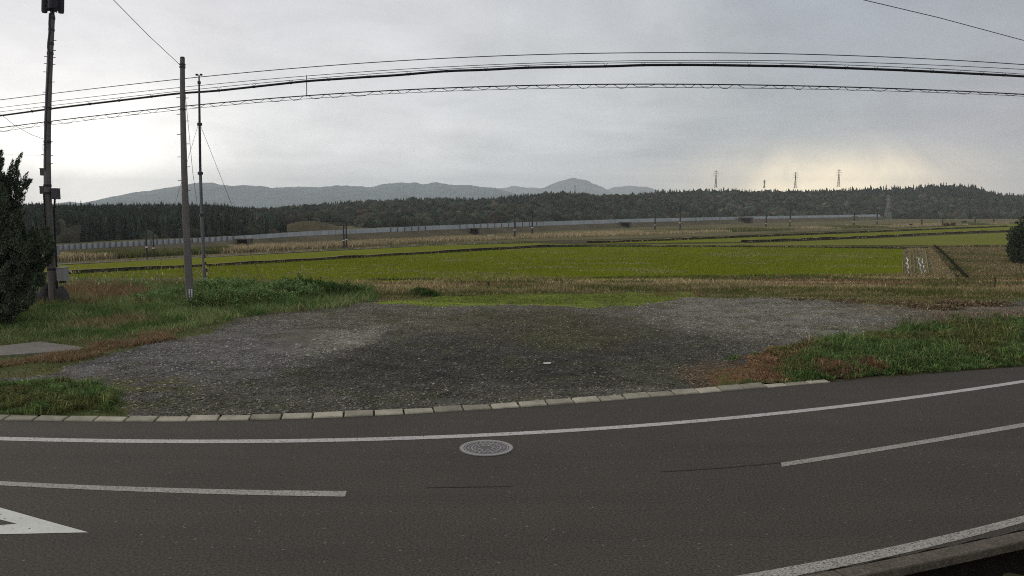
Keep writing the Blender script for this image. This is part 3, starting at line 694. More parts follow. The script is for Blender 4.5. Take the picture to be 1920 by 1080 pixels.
# leafy weed bank right of the poles
def leaves(x, y, z, s, col, up=0.45):
    n = len(x); d = rng.normal(size=(n, 3)); d[:, 2] = np.abs(d[:, 2]) + up; d /= np.linalg.norm(d, axis=1, keepdims=True)
    r = rng.normal(size=(n, 3)); a = np.cross(d, r); a /= np.linalg.norm(a, axis=1, keepdims=True); b = np.cross(d, a)
    p = np.stack([x, y, z], -1); s = s[:, None]
    V = np.stack([p - a * s, p - b * s * .45, p + a * s, p + b * s * .45], 1)
    o = 4 * np.arange(n)[:, None, None]
    Fc = (np.array([(0, 1, 2), (0, 2, 3)])[None] + o).reshape(-1, 3)
    return V.reshape(-1, 3), Fc, np.repeat(col, 4, 0)
def weed_mound(pts, N, label, cols, wts, leaf=(.03, .07)):
    ch = []
    for (px_, py_, r_, h_) in pts:
        cx_, cy_ = [float(v) for v in G(px_, py_)]
        n = int(N * r_ * h_); u = rng.normal(size=(n, 3)); u /= np.linalg.norm(u, axis=1, keepdims=True); u[:, 2] = np.abs(u[:, 2])
        rad = rng.uniform(.55, 1.06, n) ** .6
        lump = .45 + 1.0 * fbm(u[:, 0] * 4 + px_, u[:, 1] * 4 + u[:, 2] * 3, 1.0, 3, 5)
        x = cx_ + u[:, 0] * r_ * rad * lump; y = cy_ + u[:, 1] * r_ * .8 * rad * lump; z = H(x, y) + u[:, 2] * h_ * rad * lump
        ch.append(leaves(x, y, z, rng.uniform(*leaf, n), palette(n, cols, wts)))
        m_ = max(20, n // 14); aa = rng.random(m_) * 6.283; qq = r_ * 1.15 * rng.random(m_) ** .5; x = cx_ + np.cos(aa) * qq; y = cy_ + np.sin(aa) * qq * .8
        ch.append(blades(x, y, H(x, y), h_ * rng.uniform(.5, 1.15, m_), rng.uniform(.02, .045, m_), palette(m_, OLIVE + GREEN[1:3], [2, 2, 2, 1, 2, 2]), 1, .5))
    return grass_obj('weeds', label, 'weeds', ch)
WG = [(.16, .27, .09), (.20, .31, .10), (.27, .32, .13), (.11, .20, .07)]
weed_mound([(385, 580, 1.0, .8), (430, 578, 1.3, .9), (480, 572, 1.3, .8), (400, 562, 1.3, .9), (460, 560, 1.5, .9), (520, 560, 1.4, .9), (560, 562, 1.2, .75), (330, 560, 1.1, .5), (290, 566, 1.2, .45), (520, 570, 1.0, .5)],
           5200, 'leafy green weed bank right of the banded pole', WG, [3, 3, 2, 2])
weed_mound([(560, 556, 1.0, .9), (600, 556, 1.1, .75), (640, 555, 1.0, .6), (670, 554, .8, .45)], 5200, 'dark green bushy weeds at the corner of the lot', [(.045, .10, .025), (.06, .125, .03), (.08, .15, .035)], [3, 3, 1])
weed_mound([(1690, 570, .8, .16), (1738, 577, 1.0, .17), (1762, 580, .9, .2), (1782, 574, .7, .26), (1712, 575, .7, .15), (1830, 573, .9, .2), (1590, 567, .8, .13), (1870, 572, .8, .2), (1500, 563, .7, .1)], 4200, 'low brown clumps of dead grass on the far right of the gravel', [(.24, .17, .10), (.17, .12, .07), (.32, .25, .15), (.11, .08, .05)], [3, 2, 2, 2], (.03, .09))
weed_mound([(790, 553, .7, .35), (805, 556, .5, .3)], 3500, 'small clump of dark weeds by the mossy lot edge', [(.04, .075, .018), (.06, .10, .025)], [1, 1])

# ------------------------------------------------------------------ plain: fields, bunds, track
def field_mat(name, c1, c2, rowdir, rs):
    m = mat(name, c1, 0.95, 0.16, 0.05, 0.0, fine=0.22, finescale=1.6)
    return m
def fcol(name, colr, **k): return mat(name, colr, 0.95, k.get('var', .16), k.get('scale', .05), 0.0, fine=k.get('fine', .2), finescale=k.get('fs', 1.3))
M['rice'] = fcol('rice_regrowth_field', (0.150, 0.178, 0.009), fine=.12)
M['rice2'] = fcol('rice_field_far', (0.168, 0.182, 0.022), fine=.12)
M['rice3'] = fcol('rice_field_pale', (0.172, 0.180, 0.038), fine=.12)
M['fallow'] = fcol('fallow_field', (0.15, 0.115, 0.052), var=.3, scale=.12, fine=.25)
M['drybed'] = fcol('dry_margin', (0.21, 0.17, 0.085), var=.3, scale=.2)
M['plainveg'] = fcol('plain_rough_grass', (0.15, 0.135, 0.072), var=.45, scale=.04)
fields = [
 ('field', 'bright green main paddy with short rice regrowth', 'rice', [(-900, 580), (690, 529), (1000, 526), (1690, 518), (1693, 467), (1500, 464), (1140, 462), (1000, 465), (130, 514.5), (-900, 570)], 0.012),
 ('field', 'long narrow green paddy beyond the first dark bund', 'rice2', [(-900, 566), (130, 511.5), (1000, 462.5), (1120, 459.5), (1000, 456), (820, 460.5), (130, 496.5), (-900, 545)], 0.016),
 ('field', 'green wedge paddy right of centre between two dark bunds', 'rice2', [(1080, 457.5), (1400, 445.5), (1600, 437.5), (1890, 425.5), (2050, 420), (2050, 428), (1890, 433), (1640, 443.5), (1400, 453.5)], 0.020),
 ('field', 'pale green paddy strip just beyond the main paddy', 'rice3', [(1100, 459.6), (1400, 456.0), (1640, 447), (1890, 436), (2080, 429), (2100, 458), (1890, 459), (1740, 460), (1400, 460)], 0.016),
 ('field', 'thin far green paddy at the right below the hills', 'rice3', [(1250, 449), (1450, 440), (1600, 433), (1800, 423.5), (2000, 416), (2000, 420.5), (1780, 428), (1600, 435.5), (1400, 443)], 0.024),
 ('field', 'brown stubble field right of the ditch', 'fallow', [(1752, 463), (1890, 462), (2150, 466), (2400, 540), (1800, 528)], 0.014),
 ('field', 'muddy harvested strip with wheel ruts and puddles', 'mud', [(1692, 519), (1695, 467), (1742, 463), (1788, 522)], 0.010),
]
for nm, lb, mt, poly, dz_ in fields:
    xs_, ys_ = G([p[0] for p in poly], [p[1] for p in poly], PLAIN)
    tag(sheet(nm, list(zip(xs_, ys_)), PLAIN + dz_, M[mt]), lb, 'field', kind='structure')
# rough land behind
poly = [(-2500, 480), (-900, 545), (130, 492), (820, 458), (1000, 452), (1300, 444), (1600, 431), (2000, 414), (2600, 405), (2600, 398), (-2500, 401)]
xs_, ys_ = G([p[0] for p in poly], [p[1] for p in poly], PLAIN); tag(sheet('land', list(zip(xs_, ys_)), PLAIN + .004, M['plainveg']), 'rough grassland in front of the railway wall', 'land', kind='structure')
xs_, ys_ = G([-2000, 3000, 3000, 1795, 1690, 1000, 690, -2000], [640, 640, 520, 521, 517, 525, 528, 620], PLAIN)
tag(sheet('land', list(zip(xs_, ys_)), PLAIN + .006, M['drybed']), 'dry straw-coloured margin in front of the main paddy', 'land', kind='structure')

def bund(pts, wd, h, label, face='mud_shaded', top='straw', name='field_bund'):
    """low earth bank between paddies: straw-topped, muddy flank with shade in its colour"""
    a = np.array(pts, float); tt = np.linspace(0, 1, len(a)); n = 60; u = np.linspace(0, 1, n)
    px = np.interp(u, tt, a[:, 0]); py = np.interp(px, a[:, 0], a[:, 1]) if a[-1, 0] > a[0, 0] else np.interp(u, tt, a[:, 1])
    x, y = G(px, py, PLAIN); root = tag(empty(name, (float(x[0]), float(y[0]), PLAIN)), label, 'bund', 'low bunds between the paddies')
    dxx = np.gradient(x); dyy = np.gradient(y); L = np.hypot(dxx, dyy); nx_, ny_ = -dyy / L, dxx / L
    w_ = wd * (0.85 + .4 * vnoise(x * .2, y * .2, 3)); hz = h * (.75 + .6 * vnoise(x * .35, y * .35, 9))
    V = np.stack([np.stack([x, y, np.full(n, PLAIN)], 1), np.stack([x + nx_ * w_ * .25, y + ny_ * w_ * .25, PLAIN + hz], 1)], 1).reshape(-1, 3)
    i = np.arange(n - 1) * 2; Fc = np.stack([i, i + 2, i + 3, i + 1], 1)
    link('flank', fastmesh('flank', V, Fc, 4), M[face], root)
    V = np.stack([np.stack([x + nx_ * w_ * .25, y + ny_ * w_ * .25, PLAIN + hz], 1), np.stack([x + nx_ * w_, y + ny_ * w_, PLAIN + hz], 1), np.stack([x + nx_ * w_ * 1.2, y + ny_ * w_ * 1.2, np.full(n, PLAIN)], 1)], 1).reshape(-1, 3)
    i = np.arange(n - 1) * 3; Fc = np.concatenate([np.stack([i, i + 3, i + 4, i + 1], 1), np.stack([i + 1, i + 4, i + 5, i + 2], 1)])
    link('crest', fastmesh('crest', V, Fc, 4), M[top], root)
    return root
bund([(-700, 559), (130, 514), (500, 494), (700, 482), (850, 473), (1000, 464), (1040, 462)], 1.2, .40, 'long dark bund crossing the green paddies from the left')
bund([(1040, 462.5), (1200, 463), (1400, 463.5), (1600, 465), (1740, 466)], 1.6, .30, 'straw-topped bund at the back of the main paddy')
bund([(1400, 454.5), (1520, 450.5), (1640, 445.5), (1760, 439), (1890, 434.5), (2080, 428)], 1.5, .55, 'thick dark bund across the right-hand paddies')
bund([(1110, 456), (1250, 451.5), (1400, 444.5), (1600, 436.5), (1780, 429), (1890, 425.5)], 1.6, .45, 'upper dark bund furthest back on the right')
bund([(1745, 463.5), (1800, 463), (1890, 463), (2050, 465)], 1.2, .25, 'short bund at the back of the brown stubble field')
# ditch on the right; flat channel coloured dark in place of a shaded recess
dt = [(1740, 461.5), (1752, 473), (1765, 489), (1778, 505), (1793, 524)]
x_, y_ = G([p[0] for p in dt], [p[1] for p in dt], PLAIN)
ditch = tag(empty('irrigation_ditch', (float(x_[-1]), float(y_[-1]), PLAIN)), 'narrow dark irrigation ditch with a pale concrete lip beside the stubble field', 'ditch')
for off, w_, h_, mname, nm in ((0.0, .22, .08, 'kerb_dark', 'concrete_lip'), (.30, 1.3, .03, 'mud_shaded', 'channel'), (1.65, .45, .35, 'mud_shaded', 'earth_bank')):
    mb = MB()
    for i in range(len(x_) - 1):
        V_ = []
        for j in (i, i + 1):
            for o_, zz in ((off, -.1), (off, h_), (off + w_, h_), (off + w_, -.1)): V_.append((x_[j] + o_ * .9, y_[j] + o_ * .42, PLAIN + zz))
        mb.add(V_, [(0, 4, 5, 1), (1, 5, 6, 2), (2, 6, 7, 3)])
    mb.build(nm, M[mname], ditch)
# ruts with water
for (pa, pb_, wpx, lb) in (((1701, 483), (1703, 512), 3.2, 'thin puddle in the left wheel rut of the muddy strip'), ((1721, 482), (1729, 515), 3.0, 'wavy puddle in the middle wheel rut'), ((1728, 484), (1735, 512), 2.4, 'puddle in the right wheel rut nearest the ditch')):
    mb = MB(); V_ = []; nseg = 26
    for k in range(nseg + 1):
        u = k / nseg; cx_ = pa[0] + (pb_[0] - pa[0]) * u + math.sin(u * 17 + pa[0]) * .9; cy_ = pa[1] + (pb_[1] - pa[1]) * u
        ww = wpx * (.45 + .75 * random.random()) / 2 * (1 if 0 < k < nseg else .2)
        a_ = G(cx_ - ww, cy_, PLAIN); b_ = G(cx_ + ww, cy_, PLAIN); V_ += [(float(a_[0]), float(a_[1]), PLAIN + .035), (float(b_[0]), float(b_[1]), PLAIN + .035)]
    mb.add(V_, [(2 * k, 2 * k + 1, 2 * k + 3, 2 * k + 2) for k in range(nseg)])
    tag(mb.build('puddle', M['water']), lb, 'puddle', 'puddles in the wheel ruts')
mb = MB()
for px0, px1, zz in ((1694, 1692, .2), (1697, 1697, .15), (1706, 1709, .2), (1712, 1716, .25), (1717, 1723, .2), (1735, 1742, .3)):
    V_ = []
    for k in range(15):
        u = k / 14; a_ = G(px0 + (px1 - px0) * u - 1.3, 470 + 46 * u, PLAIN); b_ = G(px0 + (px1 - px0) * u + 1.3, 470 + 46 * u, PLAIN); c_ = ((a_[0] + b_[0]) / 2, (a_[1] + b_[1]) / 2)
        V_ += [(float(a_[0]), float(a_[1]), PLAIN + .01), (float(c_[0]), float(c_[1]), PLAIN + zz * random.uniform(.5, 1.2)), (float(b_[0]), float(b_[1]), PLAIN + .01)]
    mb.add(V_, [f for k in range(14) for f in ((3 * k, 3 * k + 1, 3 * k + 4, 3 * k + 3), (3 * k + 1, 3 * k + 2, 3 * k + 5, 3 * k + 4))])
tag(mb.build('stubble_ridge', M['straw']), 'raised stubble ridges between the wheel ruts', 'stubble', kind='stuff')
# farm track
trk = [(-900, 548), (130, 494.5), (300, 486.5), (560, 471.8), (820, 459), (960, 455)]
a = np.array(trk, float); u = np.linspace(-900, 960, 70); yy = np.interp(u, a[:, 0], a[:, 1])
A_ = G(u, yy - 1.1, PLAIN); B_ = G(u, yy + 1.1, PLAIN); V = np.empty((140, 3)); V[0::2, 0], V[0::2, 1] = A_; V[1::2, 0], V[1::2, 1] = B_; V[:, 2] = PLAIN + .03
i = np.arange(69) * 2; tag(link('path', fastmesh('path', V, np.stack([i, i + 1, i + 3, i + 2], 1), 4), M['farmroad']), 'pale farm track between paddies and reeds', 'farm track', kind='structure')
tag(sheet_px('path', [(1868, 468), (1888, 466.5), (2200, 466), (2200, 480), (1915, 481)], PLAIN + .03, M['asphalt']), 'short dark paved lane beside the round bush', 'lane', kind='structure')

# rice regrowth tufts in rows
dir_v = np.array([0.437, 0.90]); dir_v /= np.linalg.norm(dir_v); per = np.array([dir_v[1], -dir_v[0]])
rowi = np.arange(-420, 420) * .36; al = np.arange(0, 300, .42)
R_, A2 = np.meshgrid(rowi, al); x = (R_ * per[0] + A2 * dir_v[0]).ravel(); y = (R_ * per[1] + A2 * dir_v[1]).ravel()
x = x + rng.normal(0, .05, len(x)); y = y + rng.normal(0, .07, len(x))
k = (y > 84) & (y < 175) & (np.abs(x) < .72 * y); x, y = x[k], y[k]; px, py = proj(x, y, PLAIN + 0 * x)
k = inpoly(px, py, fields[0][3]) & (px > -60) & (px < 1990) & (rng.random(len(x)) < np.clip((118 / y) ** 1.6, 0, 1)); x, y, px = x[k], y[k], px[k]; n = len(x)
pn = fbm(x, y, .04, 4, 61); pn2 = fbm(x * dir_v[0] + y * dir_v[1], (x * per[0] + y * per[1]) * 6, .06, 3, 62)
c = palette(n, [(.178, .208, .014), (.195, .226, .014), (.225, .23, .03)], [3, 3, 1]) * (0.80 + .40 * pn[:, None]); c *= (0.9 + .25 * pn2[:, None])
hh = rng.uniform(.10, .26, n)
c = c * .45 + c.mean(0) * .55; thin = (fbm(x * .5, y * 1.3, .22, 3, 66) > .665) | (fbm(x, y * 3, .05, 3, 67) > .70); c[thin] = palette(thin.sum(), [(.30, .27, .13), (.22, .21, .08)], [1, 1]); c *= (.86 + .28 * fbm(x * dir_v[0] + y * dir_v[1], (x * per[0] + y * per[1]) * 9, .05, 3, 62))[:, None]; ch = [blades(x, y, 0 * x + PLAIN, hh, rng.uniform(.07, .15, n), c, 1, .5), blades(x + .06, y, 0 * x + PLAIN, hh * .9, rng.uniform(.07, .15, n), c * 1.06, 1, .7)]
grass_obj('rice_stubble', 'short bright green rice regrowth tufts in the main paddy', 'rice plants', ch)
print('tufts', n)
# dry margin grass on the plain
x = rng.uniform(-75, 110, 130000); y = rng.uniform(66, 100, 130000); px, py = proj(x, y, PLAIN + 0 * x)
MARG = [(-100, 600), (2100, 600), (2100, 519), (1800, 521), (1690, 516.5), (1000, 524.5), (690, 527.5), (-100, 543)]
q = (fbm(x, y, .3, 3, 70) - .5); k = inpoly(px, py + q * 5, MARG) & (px > 560) & (px < 2000); x, y, px, py = x[k], y[k], px[k], py[k]; n = len(x)
pn = fbm(x * .25, y, .35, 4, 71)
c = palette(n, DRY, [3, 2, 3, 2]) * 1.35; k2 = pn > .57; c[k2] = palette(k2.sum(), OLIVE, [2, 3, 2, 3]); k2 = fbm(x * .12, y, .5, 3, 78) > .63; c[k2] = palette(k2.sum(), RED, [2, 2, 2, 2])
hh = rng.uniform(.12, .42, n) * (.3 + pn)
grass_obj('grass', 'pale dry grass band between the lot and the main paddy', 'dry grass', [blades(x, y, 0 * x + PLAIN, hh, rng.uniform(.07, .15, n), c, 1, .6)])
# stubble grass on the brown field
x, y = scatter_px([(1745, 464), (1890, 463), (2100, 470), (2100, 524), (1797, 524)], 26000, PLAIN); n = len(x); pn = fbm(x, y, .12, 4, 72)
c = palette(n, DRY, [3, 3, 1, 2]) * .82; k2 = pn > .56; c[k2] = palette(k2.sum(), OLIVE, [2, 3, 2, 2])
grass_obj('stubble', 'rough brown stubble right of the ditch', 'stubble', [blades(x, y, 0 * x + PLAIN, rng.uniform(.1, .3, n), rng.uniform(.1, .2, n), c, 1, .8)])
# bund fringe
x, y = scatter_px([(1690, 520), (1700, 466), (1743, 462), (1795, 524)], 9000, PLAIN); px, py = proj(x, y, PLAIN + 0 * x); k = (px > 1736 + (py - 470) * .25) | (py > 513) | (py < 472) | (rng.random(len(x)) < .12); x, y = x[k], y[k]; n = len(x)
grass_obj('stubble', 'straw-coloured grass on the mud strip beside the ditch', 'stubble', [blades(x, y, 0 * x + PLAIN, rng.uniform(.1, .35, n), rng.uniform(.1, .18, n), palette(n, DRY, [3, 3, 2, 1]), 1, .7)])
# reed belt along the railway
RB = [(-300, 506), (110, 491), (300, 481), (660, 463.5), (820, 454.5), (1000, 447), (1300, 437.5), (1640, 427), (1900, 419), (2100, 414)]
RT = [(-300, 500), (110, 484), (300, 475), (660, 457), (820, 448), (1000, 441), (1300, 432.5), (1640, 423), (1900, 416.5), (2100, 412)]
pxs = rng.uniform(-150, 2050, 90000); v = rng.random(90000); pys = interp(pxs, RB) * (1 - v) + interp(pxs, RT) * v
x, y = G(pxs, pys, PLAIN); n = len(x); pn = fbm(x, y, .035, 4, 81); k = (pn > .27); x, y, pn, pxs = x[k], y[k], pn[k], pxs[k]; n = len(x)
c = palette(n, [(.42, .335, .20), (.36, .285, .16), (.48, .40, .25), (.28, .255, .12)], [3, 3, 2, 1.5]) * (.7 + .7 * pn[:, None])
k2 = (fbm(x, y, .02, 3, 82) > .60); c[k2] = palette(k2.sum(), OLIVE, [1, 2, 2, 2])
hh = rng.uniform(.5, 1.25, n) * (.5 + pn) * np.where(pxs > 900, .8, 1.0)
grass_obj('reeds', 'long belt of tan dry reeds along the railway embankment', 'reeds', [blades(x, y, 0 * x + PLAIN, hh, rng.uniform(.12, .35, n), c, 1, .3)])

# dry and green fringe growing on the bunds
ch = []
for line, n in (([(130, 513.5), (500, 493.5), (700, 481.5), (850, 472.5), (1000, 463.5), (1040, 461.5)], 2600), ([(1040, 462), (1200, 462.5), (1400, 463), (1600, 464.5), (1740, 465.5)], 4200), ([(1400, 454), (1520, 450), (1640, 445), (1760, 438.5), (1890, 434)], 2600),
                ([(1110, 455.5), (1250, 451), (1400, 444), (1600, 436), (1780, 428.5), (1890, 425)], 2600), ([(1745, 463), (1890, 462.5), (1990, 464)], 1500), ([(690, 527), (1000, 524.5), (1690, 516.5)], 3000), ([(130, 495), (560, 472.5), (820, 459.5), (1000, 456)], 2000)):
    u = rng.uniform(line[0][0], line[-1][0], n); x, y = G(u, interp(u, line) + rng.normal(0, .35, n), PLAIN); pn = fbm(x, y, .15, 3, 88)
    c = palette(n, DRY, [3, 3, 2, 2]); k2 = pn > .5; c[k2] = palette(k2.sum(), OLIVE, [2, 2, 1, 4])
    ch.append(blades(x, y, 0 * x + PLAIN + .12, rng.uniform(.12, .42, n) * (.4 + pn) * (y / 130) ** .5, rng.uniform(.08, .2, n) * (y / 120), c, 1, .6))
grass_obj('grass', 'straw and green grass fringe along the paddy bunds', 'grass', ch)
# ------------------------------------------------------------------ railway embankment and noise wall
EB = [(-700, 520), (-300, 498), (110, 481), (450, 464), (800, 444.5), (1000, 434.5), (1200, 426), (1400, 418.5), (1650, 412.5), (1900, 410), (2200, 408)]
WBp = [(-700, 494), (-300, 482), (110, 469.5), (450, 450.5), (560, 443), (800, 432), (1000, 424), (1200, 417), (1400, 411), (1650, 406)]
WTp = [(-700, 482), (-300, 471), (110, 459.5), (450, 442), (560, 434.5), (720, 427), (800, 423.5), (1000, 416), (1200, 410), (1400, 406), (1650, 402)]
def vD(px): return G(px, interp(px, EB), PLAIN)[1]
uu = np.linspace(-700, 1655, 150); V = []
Dv = vD(uu)
for k, pxv in enumerate(uu):
    D = float(Dv[k]); p0 = P(pxv, float(interp(pxv, EB)), D); p1 = P(pxv, float(interp(pxv, WBp)), D * 1.03)
    p2 = P(pxv, float(interp(pxv, WBp)), D * 1.03); V += [p0, p0.lerp(p1, .5) + Vector((0, 0, .15 * random.random())), p1, Vector((p1.x * 1.06, p1.y * 1.06, p1.z)), Vector((p1.x * 1.1, p1.y * 1.1, PLAIN))]
nk_ = len(uu); mb = MB(); mb.add(V, [(5 * k + j, 5 * (k + 1) + j, 5 * (k + 1) + j + 1, 5 * k + j + 1) for k in range(nk_ - 1) for j in range(4)])
tag(mb.build('embankment', M['embank']), 'grassy railway embankment below the pale wall', 'embankment', kind='structure')
vw = tag(empty('railway_wall', P(110, 469, float(vD(110)))), 'long pale concrete noise wall on the railway embankment', 'wall')
edges = [-640.0]
while edges[-1] < 1650:
    pxv = edges[-1]; edges.append(pxv + (11 if pxv < 450 else 13 if pxv < 1100 else 15))
def wall_pt(pxv, top, off=0.0):
    D = float(vD(pxv)) * 1.035 - off; return P(pxv, float(interp(pxv, WTp if top else WBp)), D)
for a_, b_ in zip(edges[:-1], edges[1:]):
    g_ = .25
    q = [wall_pt(a_ + g_, 0), wall_pt(b_ - g_, 0), wall_pt(b_ - g_, 1), wall_pt(a_ + g_, 1)]; th = Vector((0, .35, 0))
    mb = MB().add(q + [v_ + th for v_ in q], [(0, 1, 2, 3), (7, 6, 5, 4), (3, 2, 6, 7), (0, 4, 5, 1), (0, 3, 7, 4), (1, 5, 6, 2)]); mb.build('panel', M['noisewall'], vw)
    if a_ < 440 or 850 < a_ < 1010 or 720 < a_ < 800 or 1290 < a_ < 1400:
        p_, t_ = wall_pt(a_, 0, .25), wall_pt(a_, 1, .25); wv = .11 if a_ < 440 else .2
        MB().box(((p_ + t_) / 2), (wv, .3, (t_ - p_).length + (.12 if a_ < 440 else .5))).build('post', M['wall_post'], vw)

# small culverts / huts at the foot of the embankment
for (px_, py_, w_, h_, lb, nm, cat) in ((456, 463, 3.2, 1.6, 'dark culvert mouth in the embankment on the left', 'culvert', 'culvert'), (889, 440, 3.5, 1.9, 'small dark culvert mouth at centre under the railway', 'culvert', 'culvert'),
                                    (1172, 427, 5, 2.2, 'small dark hut at the foot of the embankment right of centre', 'culvert', 'culvert'), (1398, 418.5, 8, 3.0, 'wide dark culvert on the right below the railway wall', 'culvert', 'culvert'), (1600, 413, 6, 2.5, 'far right dark culvert below the wall end', 'culvert', 'culvert')):
    gx3, gy3 = [float(v) for v in G(px_, py_, PLAIN)]; r = tag(empty(nm, (gx3, gy3, PLAIN)), lb, cat)
    for sg in (-1, 1): MB().box((gx3 + sg * w_ * .42, gy3 + .5, PLAIN + h_ / 2), (w_ * .16, 2.2, h_)).build('side_wall', M['kerb_dark'], r)
    MB().box((gx3, gy3 + .5, PLAIN + h_ * 1.06), (w_ * 1.06, 2.3, h_ * .12)).build('lintel', M['kerb_dark'], r)
    MB().box((gx3, gy3 + 1.3, PLAIN + h_ * .48), (w_ * .66, .1, h_ * .95)).build('opening_shade', M['tar'], r)  # dark plate stands in for the shade inside the mouth
for (px_, py_, wpx, lb) in ((443, 464.5, 8, 'small white plank lying left of the first culvert'), (920, 443, 12, 'white tarp strip lying on the reeds at centre'), (1570, 424.5, 10, 'white sheet in the grass far right'), (1578 + 12, 423, 9, 'second smaller white sheet beside the far right culvert')):
    D = float(G(px_, py_, PLAIN)[1]); s_ = D / F; p_ = P(px_, py_, D)
    mb = MB(); mb.box((p_.x, p_.y, p_.z + .25), (wpx * s_, 2 * s_ + .4, .35), .1, .85); tag(mb.build('tarp', M['white']), lb, 'tarp')

# ------------------------------------------------------------------ line poles on the plain
poles = [(276, 415, 487, 'tall thin concrete line pole leftmost before the railway wall'), (289, 427, 484, 'shorter line pole just right of the leftmost one'),
 (645, 421, 465, 'left pole of the close pair near the tan clearing'), (650, 416, 465.5, 'right pole of the close pair near the tan clearing'),
 (965, 403, 445, 'line pole standing in the reeds just left of the domed mountain'), (998, 396, 442, 'line pole below the domed mountain'),
 (1228, 401, 432, 'line pole below the left shoulder of the long ridge'), (1275, 386, 433, 'taller line pole right of the ridge shoulder'),
 (1436, 400, 428, 'line pole between the two leftmost skyline pylons'), (1481, 388, 427, 'line pole just left of the second tall skyline pylon'),
 (1601, 397, 425, 'line pole before the end of the railway wall'), (1644, 392, 423, 'line pole beside the lattice tower on the plain'),
 (1728, 410, 424, 'short line pole right of the lattice tower'), (1767, 409, 424, 'short line pole at the rust coloured bushes'), (1828, 408, 420, 'second to last short line pole on the far right'), (1863, 404, 418, 'last tiny line pole before the round bush')]
for k, (px_, yt, yb, lb) in enumerate(poles):
    D = float(G(px_, yb, PLAIN)[1]); b0 = P(px_, yb, D); t0 = P(px_, yt, D); s_ = D / F; r = tag(empty('utility_pole', b0), lb, 'utility pole', 'line poles along the railway')
    w_ = (1.3 if k > 5 else 1.7) * s_; hgt = t0.z - b0.z
    x0, y0 = b0.x, b0.y; MB().tube([(x0, y0, b0.z - .2), (x0, y0, b0.z + hgt * .5), (x0, y0, t0.z)], [w_, w_ * .9, w_ * .72], 8).build('pole', M['pole_dark'], r)
    if k not in (12, 13, 14, 15):
        MB().tube([(x0, y0, b0.z + hgt * .31), (x0, y0, b0.z + hgt * .35)], w_ * 1.25, 8).build('band', M['white'], r)
        MB().box((x0, y0 - w_, t0.z - .3 * s_ * 4), (6.5 * s_, .6 * s_, .9 * s_), .6).build('crossarm', M['wire'], r)
        MB().box((x0 + 1.6 * s_, y0, t0.z - 5 * s_), (1.8 * s_, 1.8 * s_, 3 * s_)).build('transformer', M['box_dark'], r)

# ------------------------------------------------------------------ pylons
def pylon(px_, yt, yb, D, label, wide=9, arms=3):
    b0 = P(px_, yb, D); t0 = P(px_, yt, D); s_ = D / F; h = t0.z - b0.z; r = tag(empty('transmission_tower', b0), label, 'pylon', 'lattice pylons on the hills')
    bw = wide * s_ * .5; tw = bw * .18; th = .20 * s_
    def cr(u): k_ = bw + (tw - bw) * min(1, u / .78) ** .8; return [Vector((b0.x + sx * k_, b0.y + sy * k_, b0.z + h * u)) for sx, sy in ((-1, -1), (1, -1), (1, 1), (-1, 1))]
    lv = [0, .16, .32, .46, .58, .68, .78, .88, 1.0]
    for j in range(4): MB().tube([cr(u)[j] for u in lv], th, 4).build('leg', M['tower'], r)
    mb = MB()
    for a_, b_ in zip(lv[:-1], lv[1:]):
        A, B = cr(a_), cr(b_)
        for j in range(4):
            j2 = (j + 1) % 4; mb.tube([A[j], B[j2]], th * .7, 3, False); mb.tube([A[j2], B[j]], th * .7, 3, False); mb.tube([B[j], B[j2]], th * .6, 3, False)
    mb.build('bracing', M['tower'], r)
    for q in range(arms):
        u = (.95, .82, .69)[q]; L = (.13, .17, .14)[q] * h; z = b0.z + h * u
        mb = MB(); 
        for sg in (-1, 1):
            mb.tube([(b0.x, b0.y, z), (b0.x + sg * L, b0.y + sg * L * .1, z)], th * .9, 4); mb.tube([(b0.x, b0.y, z + 2 * s_), (b0.x + sg * L, b0.y + sg * L * .1, z)], th * .6, 3); mb.tube([(b0.x + sg * L, b0.y + sg * L * .1, z), (b0.x + sg * L, b0.y + sg * L * .1, z - 1.7 * s_)], th * .7, 3)
        mb.build('crossarm', M['tower'], r)
pylon(1342, 320, 352, 900, 'tall dark pylon on the ridge left of the glowing sky', 4)
pylon(1433, 338, 353, 1250, 'smallest pylon just peeping over the ridge under the glow', 3.2)
pylon(1491, 323, 353, 1000, 'slim pylon on the ridge in the middle of the glow', 4)
pylon(1572, 318, 351, 950, 'rightmost skyline pylon, against the warm bright cloud', 4.6)
M['tower'] = mat('pale_tower_steel', (0.32, 0.33, 0.34), 0.6, 0.1, 1, 0.2)
pylon(1664, 366, 412, 590, 'pale lattice tower on the plain in front of the wooded hill', 11)
pylon(1078, 348, 360, 1100, 'tiny pylon below the domed mountain', 3, 2)

# ------------------------------------------------------------------ wooded hills
RID = [(-1200, 392), (-500, 388), (0, 385), (60, 382), (110, 385), (200, 384), (300, 384), (400, 385), (450, 388), (490, 391), (520, 387), (560, 382), (640, 376), (680, 373), (720, 374), (760, 370), (820, 368), (900, 370), (960, 364), (1000, 360), (1050, 357), (1090, 359), (1130, 363), (1170, 362), (1230, 354.5),
       (1300, 352.5), (1330, 352), (1380, 351), (1400, 354), (1450, 352.5), (1500, 354.5), (1550, 353), (1600, 349.5), (1670, 345), (1710, 346), (1740, 341), (1800, 340), (1830, 344), (1870, 358), (1920, 362), (2000, 364), (2400, 370), (3200, 380)]
FD = [(-1200, 190), (110, 190), (480, 250), (620, 330), (800, 380), (1000, 440), (1200, 520), (1650, 660), (3200, 700)]
RD = [(-1200, 330), (110, 330), (430, 360), (500, 620), (700, 760), (1000, 820), (1300, 900), (1700, 960), (3200, 1000)]
TH = [(-1200, 8.2), (400, 8.2), (520, 6.6), (1650, 8), (3200, 8)]
